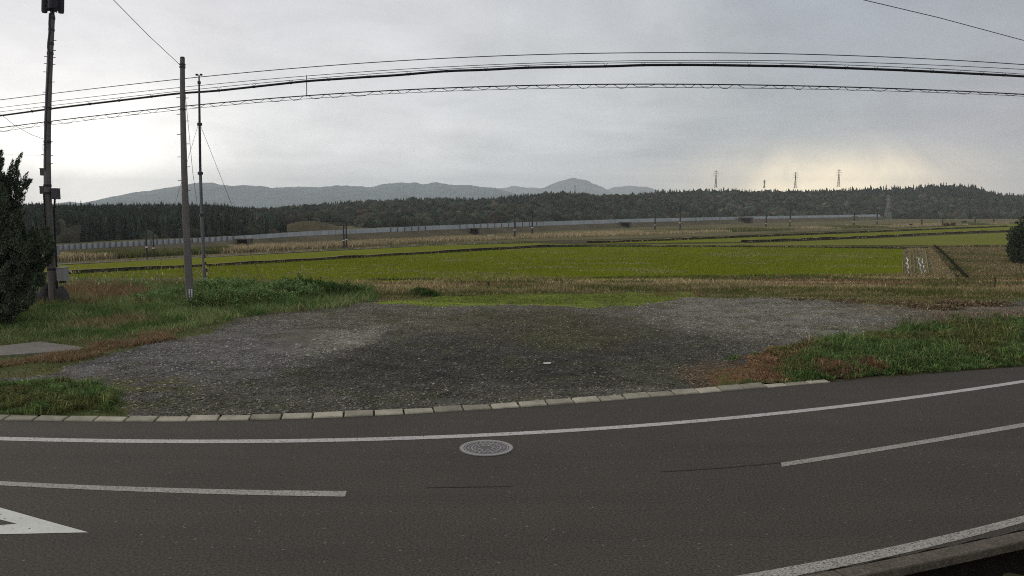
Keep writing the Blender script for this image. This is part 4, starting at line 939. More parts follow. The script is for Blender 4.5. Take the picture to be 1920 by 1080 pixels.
def hill_pt(px, v):
    """v 0 foot .. 1 crest"""
    D = interp(px, FD) * (1 - v) + interp(px, RD) * v
    rx, ry, rz = ray(px, interp(px, RID)); Dr = interp(px, RD); zr = CH + rz / ry * Dr - interp(px, TH) * .85
    x = rx / ry * D
    lump = (fbm(x, D, .012, 4, 91) - .5) * 2
    prof = v ** 1.15 if np.isscalar(v) else np.power(v, 1.15)
    z = (PLAIN - 1) + (zr - PLAIN + 1) * np.clip(prof + lump * .30 * np.sin(np.pi * np.clip(v, 0, 1)), -.05, 1.0)
    return x, D, z
hp = np.linspace(-1200, 3200, 260); hv = np.linspace(0, 1.0, 26)
HP, HV = np.meshgrid(hp, hv); hx, hd, hz = hill_pt(HP, HV)
back = (hx[-1] * 1.35, hd[-1] * 1.35, np.full_like(hx[-1], PLAIN - 2)); hx = np.vstack([hx, back[0]]); hd = np.vstack([hd, back[1]]); hz = np.vstack([hz, back[2]])
idx = np.arange(hx.size).reshape(hx.shape); Fq = np.stack([idx[:-1, :-1], idx[:-1, 1:], idx[1:, 1:], idx[1:, :-1]], -1).reshape(-1, 4)
tag(link('hill', fastmesh('hill', np.stack([hx, hd, hz], -1).reshape(-1, 3), Fq, 4, smooth=True), M['hill']), 'low ridge of wooded hills behind the railway', 'hill', kind='structure')

def ico(sub=1):
    import bmesh
    bm = bmesh.new(); bmesh.ops.create_icosphere(bm, subdivisions=sub, radius=1); V = np.array([v.co[:] for v in bm.verts]); Fa = np.array([[v.index for v in f.verts] for f in bm.faces]); bm.free(); return V, Fa
IV, IF = ico(2)
def crowns_broad(x, y, z, r, h, col):
    n = len(x); nv = len(IV)
    V = np.repeat(IV[None], n, 0) * (1 + rng.normal(0, .16, (n, nv, 1)))
    ph = rng.random((n, 1)) * 6.28
    V *= (1 + .16 * np.sin(V[..., 0] * 4 + ph) * np.cos(V[..., 2] * 5 + ph))[..., None]
    V = V * np.stack([r, r, h], -1)[:, None, :]; V += np.stack([x, y, z + h * .8], -1)[:, None, :]
    Fc = (IF[None] + nv * np.arange(n)[:, None, None]).reshape(-1, 3)
    cc = col[:, None, :] * rng.lognormal(0, .18, (n, nv, 1))
    return V.reshape(-1, 3), Fc, cc.reshape(-1, 3)
def crowns_conifer(x, y, z, r, h, col, lay=4, sides=7):
    n = len(x); Vs = []; Fs = []; o = 0; per = lay * (sides + 1)
    tmpl = []; ft = []
    for l in range(lay):
        b = len(tmpl); zb = l / lay * .92; rr = 1 - l / lay * .82
        for s_ in range(sides): a = 2 * math.pi * s_ / sides + l; tmpl.append((math.cos(a) * rr, math.sin(a) * rr, zb))
        tmpl.append((0, 0, min(1.0, zb + .48)))
        for s_ in range(sides): ft.append((b + s_, b + (s_ + 1) % sides, b + sides))
    T = np.array(tmpl); V = np.repeat(T[None], n, 0); V[..., :2] *= rng.uniform(.6, 1.35, (n, len(T), 1)); V[..., 2] += rng.normal(0, .035, (n, len(T)))
    V[:, -1, 2] = 1.0
    V = V * np.stack([r, r, h], -1)[:, None, :]; V += np.stack([x, y, z], -1)[:, None, :]
    Fc = (np.array(ft)[None] + len(T) * np.arange(n)[:, None, None]).reshape(-1, 3)
    return V.reshape(-1, 3), Fc, (col[:, None, :] * rng.lognormal(0, .15, (n, len(T), 1))).reshape(-1, 3)
M['trees'] = mat('woodland_foliage', vcol=True, rough=.95, var=.35, scale=.35, spec=0.0, fine=.3, finescale=1.4)
N = 21000
tpx = rng.uniform(-330, 2150, N); tv = rng.random(N) ** .85; x, y, z = hill_pt(tpx, tv); 
clear = (blob(tpx, tv, 600, .05, 70, .22) > .1); keep = ~clear
x, y, z, tpx, tv = x[keep], y[keep], z[keep], tpx[keep], tv[keep]; n = len(x)
cn = fbm(x, y, .008, 4, 95); pc = np.where(tpx < 470, .93, np.where(tv > .93, .42, sm(.40, .58, cn) * .85)); isc = rng.random(n) < pc
dc = [(.026, .036, .026), (.032, .043, .030), (.022, .031, .024)]; bc = [(.040, .050, .032), (.050, .055, .036), (.056, .052, .036), (.032, .045, .030), (.066, .050, .036)]
k = isc; nn = k.sum(); th_ = interp(tpx[k], TH)
hh = th_ * (rng.uniform(.78, 1.0, nn) + .14 * (rng.random(nn) < .06)); cc = palette(nn, dc, [3, 3, 2])
ch = [crowns_conifer(x[k], y[k], z[k] - .3, hh * np.where(tpx[k] < 480, rng.uniform(.10, .15, nn), rng.uniform(.15, .23, nn)), hh * 1.02, cc)]
ne = 9000; ex_ = rng.uniform(-330, 500, ne); ev = rng.random(ne) ** .9; x2, y2, z2 = hill_pt(ex_, ev); h2 = interp(ex_, TH) * (rng.uniform(.82, 1.0, ne) + .16 * (rng.random(ne) < .06))
ch.append(crowns_conifer(x2, y2, z2 - .3, h2 * rng.uniform(.09, .14, ne), h2 * 1.0, palette(ne, dc, [3, 3, 2]), 4, 5))
tag(grass_obj('forest', 'dark cedar wood over the left and ridge slopes', 'forest', ch, 'trees'))
k = ~isc; nn = k.sum(); rr = rng.uniform(1.9, 4.4, nn) * np.where(tv[k] > .9, .7, 1.0)
cn2 = fbm(x[k], y[k], .02, 3, 96); cc = palette(nn, bc, [4, 3, 2, 3, 1]) * (.65 + .6 * cn2[:, None]); 
ch = [crowns_broad(x[k], y[k], z[k] - 1, rr, rr * rng.uniform(.75, 1.1, nn), cc)]
tag(grass_obj('forest', 'mixed autumn broadleaf wood on the hillsides', 'forest', ch, 'trees'))
# tan clearing
M['clearing'] = mat('clearing_grass', (.125, .105, .06), .95, .4, .12, 0, fine=.3, finescale=1.2)
V = []; us = np.linspace(538, 668, 40)
for u in us:
    t = (u - 538) / 130; D = float(interp(u, FD)) * .97; top = 431 - 19 * math.sin(math.pi * min(1, t * 1.05 + .12)) ** .7 * (1 - .35 * t); a_ = P(u, 434, D * .96); b_ = P(u, top + random.uniform(-.4, .4), D); c_ = P(u, top + 1, D * 1.1)
    V += [a_, a_.lerp(b_, .5) + Vector((0, random.uniform(-1.5, 1.5), .3)), b_, c_]
mb = MB().add(V, [(4 * k + j, 4 * k + 4 + j, 4 * k + 5 + j, 4 * k + 1 + j) for k in range(39) for j in range(3)]); tag(mb.build('terrain', M['clearing']), 'tan grassy cutting in the wood behind the wall', 'clearing', kind='structure')

# ------------------------------------------------------------------ mountains
def mountain(pts, D, depth, label, seed):
    a = np.array(pts, float); u = np.linspace(a[0, 0], a[-1, 0], 220); y_ = np.interp(u, a[:, 0], a[:, 1]) 
    ker = np.ones(3) / 3; y_ = np.convolve(np.pad(y_, 1, 'edge'), ker, 'valid'); y_ += (fbm(u * .10, u * 0, 1, 4, seed) - .5) * 3.4
    v = np.linspace(0, 1, 26); U, VV = np.meshgrid(u, v); yr = np.interp(U, u, y_)
    rx, ry, rz = ray(U, yr); zc = CH + rz / ry * D; Dd = D - depth * (1 - VV); x = rx / ry * D + (rx / ry) * (Dd - D) * .6
    rg = fbm(x / D * 26, VV * 3, 1.0, 5, seed + 3) - .5
    z = PLAIN - 3 + (zc - PLAIN + 3) * np.clip(VV ** .9 + rg * .34 * np.sin(np.pi * VV), 0, 1)
    xb = x[-1] * 1.0; x = np.vstack([x, xb]); Dd = np.vstack([Dd, Dd[-1] + depth * .8]); z = np.vstack([z, np.full_like(xb, PLAIN - 3)])
    idx = np.arange(x.size).reshape(x.shape); Fq = np.stack([idx[:-1, :-1], idx[:-1, 1:], idx[1:, 1:], idx[1:, :-1]], -1).reshape(-1, 4)
    tag(link('mountain', fastmesh('mountain', np.stack([x, Dd, z], -1).reshape(-1, 3), Fq, 4, smooth=True), M['mountain']), label, 'mountain', kind='structure')
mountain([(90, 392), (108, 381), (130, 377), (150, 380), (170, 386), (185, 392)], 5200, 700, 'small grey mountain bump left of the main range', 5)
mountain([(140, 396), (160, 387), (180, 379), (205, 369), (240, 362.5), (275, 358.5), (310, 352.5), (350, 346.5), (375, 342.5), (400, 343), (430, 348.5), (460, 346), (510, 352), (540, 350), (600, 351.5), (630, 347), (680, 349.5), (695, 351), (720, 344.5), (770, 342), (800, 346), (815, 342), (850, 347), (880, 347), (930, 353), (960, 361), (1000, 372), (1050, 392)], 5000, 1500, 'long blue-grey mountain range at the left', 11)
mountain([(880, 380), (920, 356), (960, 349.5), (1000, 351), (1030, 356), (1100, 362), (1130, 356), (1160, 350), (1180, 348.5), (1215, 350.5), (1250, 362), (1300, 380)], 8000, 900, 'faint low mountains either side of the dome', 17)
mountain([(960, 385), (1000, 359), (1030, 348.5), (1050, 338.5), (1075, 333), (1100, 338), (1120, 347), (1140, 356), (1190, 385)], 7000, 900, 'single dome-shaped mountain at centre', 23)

# ------------------------------------------------------------------ bush at right
def leafy_crown(name, label, cat, clumps, N, leaf, cols, wts, trunk=None, group=None):
    base = trunk[0]; r = tag(empty(name, base), label, cat, group); Vs = []; 
    tot = sum(c[3] ** 2 for c in clumps)
    for (cx_, cy_, cz_, rr) in clumps:
        n = int(N * rr ** 2 / tot); u = rng.normal(size=(n, 3)); u /= np.linalg.norm(u, axis=1, keepdims=True); rad = rng.uniform(.6, 1.05, n)
        Vs.append(leaves(cx_ + u[:, 0] * rr * rad, cy_ + u[:, 1] * rr * rad, cz_ + u[:, 2] * rr * rad, rng.uniform(*leaf, n), palette(n, cols, wts), .1))
    o = 0; A = []; B = []; Cc = []
    for V_, F_, c_ in Vs: A.append(V_); B.append(F_ + o); Cc.append(c_); o += len(V_)
    link('crown', fastmesh('crown', np.concatenate(A), np.concatenate(B), 3, np.concatenate(Cc)), M['veg'], r)
    mb = MB()
    for t in trunk[1]: mb.tube(*t)
    mb.build('trunk', M['bark'], r); return r
bb = P(1925, 490, 120)
cl = []
for (px_, py_, rp) in ((1912, 440, 22), (1930, 425, 26), (1908, 460, 20), (1925, 470, 28), (1950, 450, 34), (1960, 480, 30), (1935, 485, 22), (1905, 475, 14), (1985, 460, 30), (1918, 450, 22)):
    q = P(px_, py_ + 4, 120 + random.uniform(-2, 2)); cl.append((q.x, q.y, q.z, rp * .075))
leafy_crown('bush', 'large round dark evergreen bush at the right edge', 'bush', cl, 9000, (.14, .34), [(.03, .044, .022), (.042, .058, .028), (.06, .08, .04)], [3, 3, 1], (bb, [([bb - Vector((0, 0, .5)), bb + Vector((0, 0, 3))], [.3, .15], 8)]))
# rust bushes far right
for (px_, py_, rp, lb) in ((1775, 421, 5, 'rust coloured bush left of the pair on the far plain'), (1787, 420, 4.5, 'rust coloured bush right of the pair on the far plain'), (1708, 421, 3, 'small dark bush near the lattice tower'), (1808, 416, 4, 'small brown bush beyond the far poles')):
    D = float(G(px_, py_ + 3, PLAIN)[1]); q = P(px_, py_ + 3, D); s_ = D / F; cl = [(q.x + random.uniform(-1, 1) * s_ * rp * .5, q.y, q.z + s_ * rp * .5, s_ * rp * .6) for _ in range(4)]
    cols = [(.15, .08, .05), (.12, .075, .045)] if 'rust' in lb else [(.05, .045, .03), (.03, .035, .02)]
    leafy_crown('bush', lb, 'bush', cl, 260, (.3, .7), cols, [1, 1], (q, [([q, q + Vector((0, 0, s_ * 3))], [.2, .1], 5)]))

# ------------------------------------------------------------------ dark conifer at the left edge
TB = Vector((-19.2, 28.6, 0)); tr = tag(empty('conifer_tree', TB), 'dark shaggy evergreen with upswept flame-like tips at the left edge', 'tree')
Df = 28.0
spr = []   # (base px, tip px, radius px, depth offset)
for b_, t_, r_, dz2 in (((-25, 420), (3, 278), 16, 0), ((-5, 400), (35, 292), 11, -.3), ((5, 380), (22, 320), 9, .4), ((15, 420), (42, 335), 10, .2), ((20, 430), (51, 338), 8, -.2), ((-40, 520), (-30, 300), 40, .8),
                        ((-30, 500), (12, 350), 30, .5), ((0, 500), (30, 385), 24, -.4), ((-60, 620), (20, 430), 46, 0), ((-10, 560), (60, 425), 30, -.6), ((0, 570), (100, 418), 27, .1), ((-10, 600), (88, 455), 32, -.3), ((-30, 620), (70, 490), 34, .4),
                        ((-60, 640), (45, 540), 34, -.2), ((20, 520), (82, 432), 20, .5), ((30, 540), (97, 470), 16, -.5), ((-90, 600), (-70, 330), 50, 0), ((-60, 660), (10, 560), 30, .3), ((-30, 480), (45, 408), 18, .2), ((-120, 640), (-110, 380), 50, .3)):
    spr.append((b_, t_, r_, dz2))
Vs = []; limbs = MB()
px_per_m = F / Df
for b_, t_, r_, dz2 in spr:
    A = P(b_[0], b_[1], Df + dz2); B = P(t_[0], t_[1], Df + dz2 + .3); L = (B - A).length; R = r_ / px_per_m; ax_ = (B - A).normalized(); e1 = ax_.cross(Vector((0, 1, 0))).normalized(); e2 = ax_.cross(e1)
    limbs.tube([TB + Vector((0, 0, max(.3, A.z * .5))), A, A.lerp(B, .75)], [.07, .05, .012], 6)
    # sub-plumes: each a small spindle
    ns = max(5, int(26 * (R * L) ** .5))
    for _ in range(ns):
        u = random.random() ** .8; ang = random.random() * 6.283; wr = R * (1 - u) ** .55 * (.35 + .65 * random.random())
        c0 = A + ax_ * (L * u * .86) + (e1 * math.cos(ang) + e2 * math.sin(ang)) * wr
        l2 = (.22 + .38 * random.random()) * min(1, L); d2 = (ax_ + (e1 * math.cos(ang) + e2 * math.sin(ang)) * .45 + Vector((0, 0, .5)) + Vector((random.gauss(0, .12), random.gauss(0, .12), 0))).normalized()
        f1 = d2.cross(Vector((0, 1, 0))).normalized(); f2 = d2.cross(f1); n = int(70 + 150 * l2)
        w = rng.random(n); an = rng.random(n) * 6.283; rad = (.075 + .05 * l2) * np.sqrt(np.clip(1 - w, 0, 1)) * rng.random(n) ** .4
        pos = np.array(c0)[None] + np.array(d2)[None] * (w * l2)[:, None] + (np.cos(an) * rad)[:, None] * np.array(f1)[None] + (np.sin(an) * rad)[:, None] * np.array(f2)[None]
        colr = palette(n, [(.05, .07, .045), (.07, .095, .055), (.09, .115, .065)], [3, 3, 1.2])
        # narrow scale leaves pointing along the plume
        dv = np.array(d2)[None] + rng.normal(0, .35, (n, 3)); dv /= np.linalg.norm(dv, axis=1, keepdims=True); sd_ = np.cross(dv, rng.normal(size=(n, 3))); sd_ /= np.linalg.norm(sd_, axis=1, keepdims=True)
        ll = rng.uniform(.05, .11, n)[:, None]; V_ = np.stack([pos - sd_ * .013, pos + sd_ * .013, pos + dv * ll], 1).reshape(-1, 3)
        Vs.append((V_, np.arange(3 * n).reshape(-1, 3), np.repeat(colr, 3, 0)))
o = 0; A_ = []; B_ = []; C_ = []
for V_, F_, c_ in Vs: A_.append(V_); B_.append(F_ + o); C_.append(c_); o += len(V_)
BODY = [(-170, 300), (-30, 300), (0, 330), (15, 400), (40, 470), (85, 445), (95, 470), (84, 520), (66, 555), (45, 585), (5, 612), (-60, 640), (-170, 660)]
k_ = 0
while k_ < 950:
    bx_, by_ = random.uniform(-170, 95), random.uniform(300, 655)
    if not bool(inpoly([bx_], [by_], BODY)[0]): continue
    k_ += 1; c0 = P(bx_, by_, Df + random.uniform(-1.1, 1.3)); c0.z = max(c0.z, .1); l2 = random.uniform(.3, .65)
    d2 = Vector((random.gauss(.45, .3), random.gauss(-.1, .3), 1)).normalized(); f1 = d2.cross(Vector((0, 1, 0))).normalized(); f2 = d2.cross(f1); n = 170
    w = rng.random(n); an = rng.random(n) * 6.283; rad = .17 * np.sqrt(np.clip(1 - w, 0, 1)) * rng.random(n) ** .4
    pos = np.array(c0)[None] + np.array(d2)[None] * (w * l2)[:, None] + (np.cos(an) * rad)[:, None] * np.array(f1)[None] + (np.sin(an) * rad)[:, None] * np.array(f2)[None]
    colr = palette(n, [(.08, .105, .065), (.10, .13, .078), (.13, .155, .095)], [3, 3, 1.2])
    dv = np.array(d2)[None] + rng.normal(0, .4, (n, 3)); dv /= np.linalg.norm(dv, axis=1, keepdims=True); sd_ = np.cross(dv, rng.normal(size=(n, 3))); sd_ /= np.linalg.norm(sd_, axis=1, keepdims=True)
    ll = rng.uniform(.08, .16, n)[:, None]; V_ = np.stack([pos - sd_ * .022, pos + sd_ * .022, pos + dv * ll], 1).reshape(-1, 3)
    A_.append(V_); B_.append(np.arange(3 * n).reshape(-1, 3) + o); C_.append(np.repeat(colr, 3, 0)); o += len(V_)
link('crown', fastmesh('crown', np.concatenate(A_), np.concatenate(B_), 3, np.concatenate(C_)), M['veg'], tr); print('conifer', o // 3)
limbs.tube([TB + Vector((0, 0, -.2)), TB + Vector((.1, 0, 2)), TB + Vector((.2, 0, 4.5))], [.22, .16, .06], 10); limbs.build('trunk', M['bark'], tr)

# ------------------------------------------------------------------ left pole with antennas
D1 = 33.6
ax1 = [(101, 578), (99, 540), (96, 500), (93, 450), (90.5, 400), (89, 350), (88.5, 300), (89.5, 220), (92, 150), (95, 80), (98, 28)]
pts = [P(a_, b_, D1) for a_, b_ in ax1]; 
pl = tag(empty('utility_pole', pts[0]), 'tall leaning concrete pole with phone antennas on top, beside the dark conifer', 'utility pole')
rad = [.18, .172, .165, .158, .15, .142, .135, .125, .118, .112, .105]
MB().tube(pts, rad, 16).build('pole', M['concrete'], pl)
def near_pole(px_, py_, w_, h_, d_=.3, m='box', nm='equipment_box', dD=0.0, parent=None):
    p_ = P(px_, py_, D1 + dD); s_ = D1 / F
    b = MB(); b.box(p_, (w_ * s_, d_, h_ * s_)); b.box(p_ + Vector((0, 0, h_ * s_ / 2 + .015)), (w_ * s_ * 1.08, d_ * 1.08, .03)); return b.build(nm, M[m], parent or pl)
near_pole(82.5, 323, 9, 12, .25, 'box_dark'); near_pole(82, 357, 9, 13, .25, 'box_dark'); near_pole(104.5, 364, 10, 19, .3, 'box_dark'); near_pole(106, 470, 7, 17, .22, 'box'); near_pole(90, 473, 6, 6, .2, 'box', dD=-.35)
cab = near_pole(117.5, 514, 13, 24, .4, 'box', 'cabinet'); near_pole(111, 509, 6, 9, .25, 'box', 'meter_box')
near_pole(117.5, 528, 9, 5, .2, 'box_dark', 'conduit_box')
for a_, b_ in (((111, 509), (100, 509)), ((106, 468), (96, 468)), ((82, 323), (90, 323)), ((82, 357), (90, 357)), ((104, 364), (92, 364))):
    MB().tube([P(*a_, D1), P(*b_, D1)], .035, 6).build('bracket', M['steel'], pl)
MB().tube([P(a_, b_, D1 - .12) for a_, b_ in ((103, 372), (101, 400), (103.5, 450), (105, 480), (107, 520), (107, 560), (108, 576))], .035, 6).build('conduit', M['black'], pl)
MB().tube([P(a_, b_, D1 - .2) for a_, b_ in ((82, 363), (84, 400), (86, 450), (89, 500))], .03, 6).build('conduit', M['black'], pl)
MB().tube([P(a_, b_, D1 - .1) for a_, b_ in ((94, 25), (93, 45), (93.5, 60), (91, 80), (90.5, 90), (92.5, 98), (91, 130), (88, 180), (85.5, 260), (86, 320))], .05, 6).build('conduit', M['antenna'], pl)
for y_ in (76, 95, 108, 121, 154, 265, 292, 307):
    xx = float(interp(y_, sorted([(b, a) for a, b in ax1]))); hw = 6.5
    MB().tube([P(xx + hw * .6, y_, D1), P(xx + hw + 4, y_ - .4, D1)], .014, 5).build('step_bolt', M['wire'], pl)
for y_ in (106, 119, 135, 173, 201, 290):
    xx = float(interp(y_, sorted([(b, a) for a, b in ax1])))
    MB().tube([P(xx - 4, y_, D1), P(xx - 11, y_ - .4, D1)], .014, 5).build('step_bolt', M['wire'], pl)
for y_ in (34, 56, 82, 100, 203, 230, 266, 348, 362, 440, 471, 505):
    i_ = float(interp(y_, sorted([(b, a) for a, b in ax1]))); q = P(i_, y_, D1); k_ = (y_ - 28) / 550
    MB().tube([q - Vector((0, 0, .05)), q + Vector((0, 0, .05))], .118 + .06 * k_, 12).build('clamp_band', M['pole_dark' if y_ > 300 else 'antenna'], pl)
# antenna head
MB().tube([P(98, 40, D1), P(98.5, -20, D1), P(99, -75, D1)], .085, 8).build('mast', M['antenna'], pl)
for px_, dd, w_, yb in ((83.5, -.15, .115, 24), (114.5, -.1, .115, 25), (99, -.45, .17, 16), (90, .35, .1, 20), (108, .35, .1, 20)):
    p0 = P(px_, yb, D1 + dd); p1 = P(px_ + 1, -62, D1 + dd)
    MB().tube([p0, p0 + Vector((0, 0, .07)), p1 - Vector((0, 0, .07)), p1], [w_ * .8, w_, w_, w_ * .8], 12).build('antenna_panel', M['antenna'], pl)
for yb in (19, -5, -50):
    c0 = P(98.5, yb, D1)
    MB().tube([c0 + Vector((-.36, -.1, 0)), c0 + Vector((.38, -.1, 0))], .035, 6).tube([c0 + Vector((0, -.4, 0)), c0 + Vector((0, .3, 0))], .035, 6).build('mounting_arm', M['antenna'], pl)
MB().tube([P(84, 270, D1 - .2), P(80.5, 271, D1 - .2), P(80.5, 281, D1 - .2), P(84, 282, D1 - .2)], .014, 5).build('hook', M['wire'], pl)
# stones at the foot
def rock(name, pxs_, ytop, ybot, m, lb, dD=0.0, slant=0.0):
    n = 14; s_ = D1 / F; a_ = P(pxs_[0], ybot, D1 + dD); b_ = P(pxs_[1], ybot, D1 + dD); h = (ybot - ytop) * s_; V_ = []; c_ = (a_ + b_) / 2; rx_ = (b_.x - a_.x) / 2
    mb = MB(); lay = 5
    for l in range(lay + 1):
        t = l / lay; k_ = (1 - t * .35) if l < lay else .45
        for j in range(n):
            an = 2 * math.pi * j / n; q = .92 + .16 * vnoise(np.array(j * 1.7 + pxs_[0]), np.array(t * 3.1), 4); V_.append((c_.x + slant * t + math.cos(an) * rx_ * k_ * q, c_.y + math.sin(an) * .3 * k_ * q, h * t * (1 if l < lay else 1.03) + (.05 * math.sin(j * 2.3) if l else -.1)))
    mb.add(V_, [(l * n + j, l * n + (j + 1) % n, (l + 1) * n + (j + 1) % n, (l + 1) * n + j) for l in range(lay) for j in range(n)] + [tuple(range(lay * n, lay * n + n))])
    return tag(mb.build(name, m), lb, 'rock')
rock('boulder', (108, 137), 541, 577, M['stonedark'], 'dark wedge-shaped stone leaning on the right foot of the antenna pole', 0, -.2)
rock('boulder', (70, 96), 534, 577, M['stonedark'], 'dark grey upright stone at the left foot of the antenna pole', .2, .15)
rock('boulder', (48, 72), 544, 577, M['stonepale'], 'pale stone half hidden under the conifer', .3, .1)

# ------------------------------------------------------------------ middle pole
D2 = 32.4
ax2 = [(358, 585), (355, 540), (351.5, 470), (348, 400), (345.5, 320), (343.5, 240), (342.3, 170), (342, 109)]
pts = [P(a_, b_, D2) for a_, b_ in ax2]
pm = tag(empty('utility_pole', pts[0]), 'bare tapering concrete pole with three white bands standing at the lot edge', 'utility pole')
MB().tube(pts, [.165, .155, .143, .132, .12, .108, .097, .09], 16).build('pole', M['concrete'], pm)
MB().tube([pts[-1], pts[-1] + Vector((0, 0, .05))], [.094, .075], 14).build('cap', M['pole_dark'], pm)
for k_, dx_ in enumerate((-4.8, -.6, 3.6)):
    q = P(356 + dx_, 550, D2 - .157 + abs(dx_) * .008); MB().box(q + Vector((0, -.012, 0)), (.055, .02, .34)).build('white_stripe', M['white'], pm)
xi = sorted([(b, a) for a, b in ax2])
for y_ in (183, 214, 252, 294, 338, 386, 430): 
    xx = float(interp(y_, xi)); MB().tube([P(xx - 3, y_, D2), P(xx - 12, y_ + .3, D2)], .013, 5).build('step_bolt', M['wire'], pm)
for y_ in (184, 227, 270, 313, 357):
    xx = float(interp(y_, xi)); MB().tube([P(xx + 3, y_, D2), P(xx + 11, y_ - .3, D2)], .013, 5).build('step_bolt', M['wire'], pm)
for y_ in (121, 126, 205):
    q = P(float(interp(y_, xi)), y_, D2); MB().tube([q - Vector((0, 0, .03)), q + Vector((0, 0, .03))], .118, 12).build('clamp_band', M['antenna'], pm)

# ------------------------------------------------------------------ thin mast
D3 = 41.0
ax3 = [(384.5, 546), (383, 500), (380, 440), (377.5, 380), (375.5, 320), (374.3, 240), (373.6, 180), (373.2, 142)]
pts = [P(a_, b_, D3) for a_, b_ in ax3]; ms_ = tag(empty('mast', pts[0]), 'slender guyed steel mast right of the banded pole', 'mast')
MB().tube(pts[:5], [.095, .09, .085, .08, .075], 12).build('lower_tube', M['steel'], ms_); MB().tube(pts[4:], [.062, .06, .05, .035], 10).build('upper_tube', M['antenna'], ms_)
for y_, r_ in ((325, .13), (233, .12), (155, .08), (403, .12)):
    q = P(float(interp(y_, sorted([(b, a) for a, b in ax3]))), y_, D3); MB().tube([q - Vector((0, 0, .07)), q + Vector((0, 0, .07))], r_, 10).build('collar', M['antenna'], ms_)
q = pts[-1]; MB().tube([q + Vector((-.10, 0, .03)), q + Vector((.12, 0, .03))], .02, 6).build('top_arm', M['black'], ms_)
for s_ in (-1, 1): MB().tube([q + Vector((s_ * .11 - .05, 0, .05)), q + Vector((s_ * .11 + .05, 0, .05))], .05, 8).build('sensor', M['black'], ms_)
for a_, b_ in (((377, 535), (383, 519)), ((391, 535), (385, 519)), ((383, 536), (384, 518))): MB().tube([P(*a_, D3 - .3), P(*b_, D3)], .03, 6).build('brace', M['box'], ms_)
def wire_thing(pts, r, label, m='wire', name='guy_wire', cat='wire'):
    mb = MB(); mb.tube(pts, r, 5); return tag(mb.build(name, M[m]), label, cat)
wire_thing([P(377, 238, D3), P(496, 540, D3 + 2)], .010, 'thin guy wire from the mast down to the right', name='guy_wire')
wire_thing([P(371, 236, D3), P(352, 300, D3 + 1), P(325, 395, D3 + 2), P(290, 540, D3 + 3)], .008, 'thin guy wire from the mast down to the left')
wire_thing([P(347, 171, D2), P(350, 205, D2 + .6), P(355, 255, D2 + 2), P(361, 320, D2 + 4), P(372, 400, D2 + 8)], .009, 'loose wire hanging from the banded pole towards the mast')
gw = tag(empty('guy_guard', P(394, 556, D3 - 1)), 'yellow and black striped guy guard beside the mast', 'guy guard')
A = P(394.5, 556, D3 - 1.0); B = P(383.5, 478, D3 - .3)
for k_ in range(12):
    a_ = A.lerp(B, k_ / 12); b_ = A.lerp(B, (k_ + 1) / 12); MB().tube([a_, b_], .035, 7).build('sleeve_segment', M['black' if k_ % 2 else 'yellow'], gw)
MB().tube([B, P(377, 330, D3)], .008, 5).build('stay', M['wire'], gw)
wire_thing([P(a_, b_, D) for a_, b_, D in ((160, -60, 22), (213, 0, 25), (280, 68, 29), (338, 122, D2))], .011, 'thin stay running up left from the top of the banded pole')
wire_thing([P(a_, b_, D) for a_, b_, D in ((-60, 175, 40), (0, 213, 38), (30, 237, 36), (60, 253, 34.5), (86, 262, D1))], .010, 'thin service wire reaching the antenna pole from the left')
wire_thing([P(a_, b_, D) for a_, b_, D in ((-60, 290, 44), (20, 290.5, 38), (85, 291, D1))], .006, 'faint horizontal wire behind the conifer tips')
wire_thing([P(a_, b_, D) for a_, b_, D in ((1450, -40, 24), (1620, 0, 26), (1760, 33, 28), (1920, 76, 30), (2080, 124, 32))], .013, 'single wire slanting across the upper right corner')

# ------------------------------------------------------------------ overhead cables
TOP = [(-400, 232), (0, 188), (110, 174), (340, 147), (520, 130), (700, 117.5), (900, 107), (1100, 101), (1300, 98), (1500, 101), (1700, 108), (1920, 122), (2300, 158)]
def dense(pts, n=160, k=6):
    a = np.array(pts, float); c = np.polyfit((a[:, 0] - 900) / 1000, a[:, 1], k); u = np.linspace(a[0, 0], a[-1, 0], n); return u, np.polyval(c, (u - 900) / 1000)
ctop = np.polyfit((np.array([p[0] for p in TOP]) - 900) / 1000, [p[1] for p in TOP], 5)
def cabD(px): return 7.9 * F / (392 - np.polyval(ctop, (px - 900) / 1000)) * 1.0
def cable(pts, r, label, m='black', off=0.0, name='overhead_cable'):
    u, y_ = dense(pts, 160, 5); root = None
    q = [P(float(a_), float(b_), float(cabD(a_)) + off) for a_, b_ in zip(u, y_)]
    mb = MB(); mb.tube(q, r, 6); o = mb.build(name, M[m]); tag(o, label, 'cable', 'cables crossing the sky'); return o, (u, y_)
cable(TOP, .022, 'topmost single cable crossing the whole sky')
cable([(-400, 247), (0, 202), (340, 163), (575, 143), (900, 122.5), (1100, 115.5), (1300, 112.5), (1500, 114.5), (1700, 120.5), (1920, 130), (2300, 160)], .016, 'second cable from the top, thin')
cable([(-400, 255), (0, 210), (340, 170), (575, 148), (900, 127), (1100, 119.5), (1300, 116), (1500, 119), (1700, 127), (1920, 139), (2300, 172)], .016, 'third thin cable just above the thick one')
TH_ = [(-400, 266), (0, 217), (110, 202), (340, 174.5), (400, 171), (520, 158), (575, 152), (700, 143.5), (740, 141.5), (790, 137), (840, 133), (910, 131), (980, 127), (1060, 125.5), (1140, 124.5), (1205, 122), (1300, 121.5), (1400, 123), (1500, 124.5), (1700, 132), (1920, 143), (2300, 180)]
u = np.linspace(-400, 2300, 260); y_ = interp(u, TH_); y_ = np.convolve(np.pad(y_, 2, 'edge'), np.ones(5) / 5, 'valid')
q = [P(float(a_), float(b_), float(cabD(a_))) for a_, b_ in zip(u, y_)]
thick = MB().tube(q, .062, 8).build('overhead_cable', M['black']); tag(thick, 'thick wavy black cable, the heaviest of the sky cables', 'cable', 'cables crossing the sky')
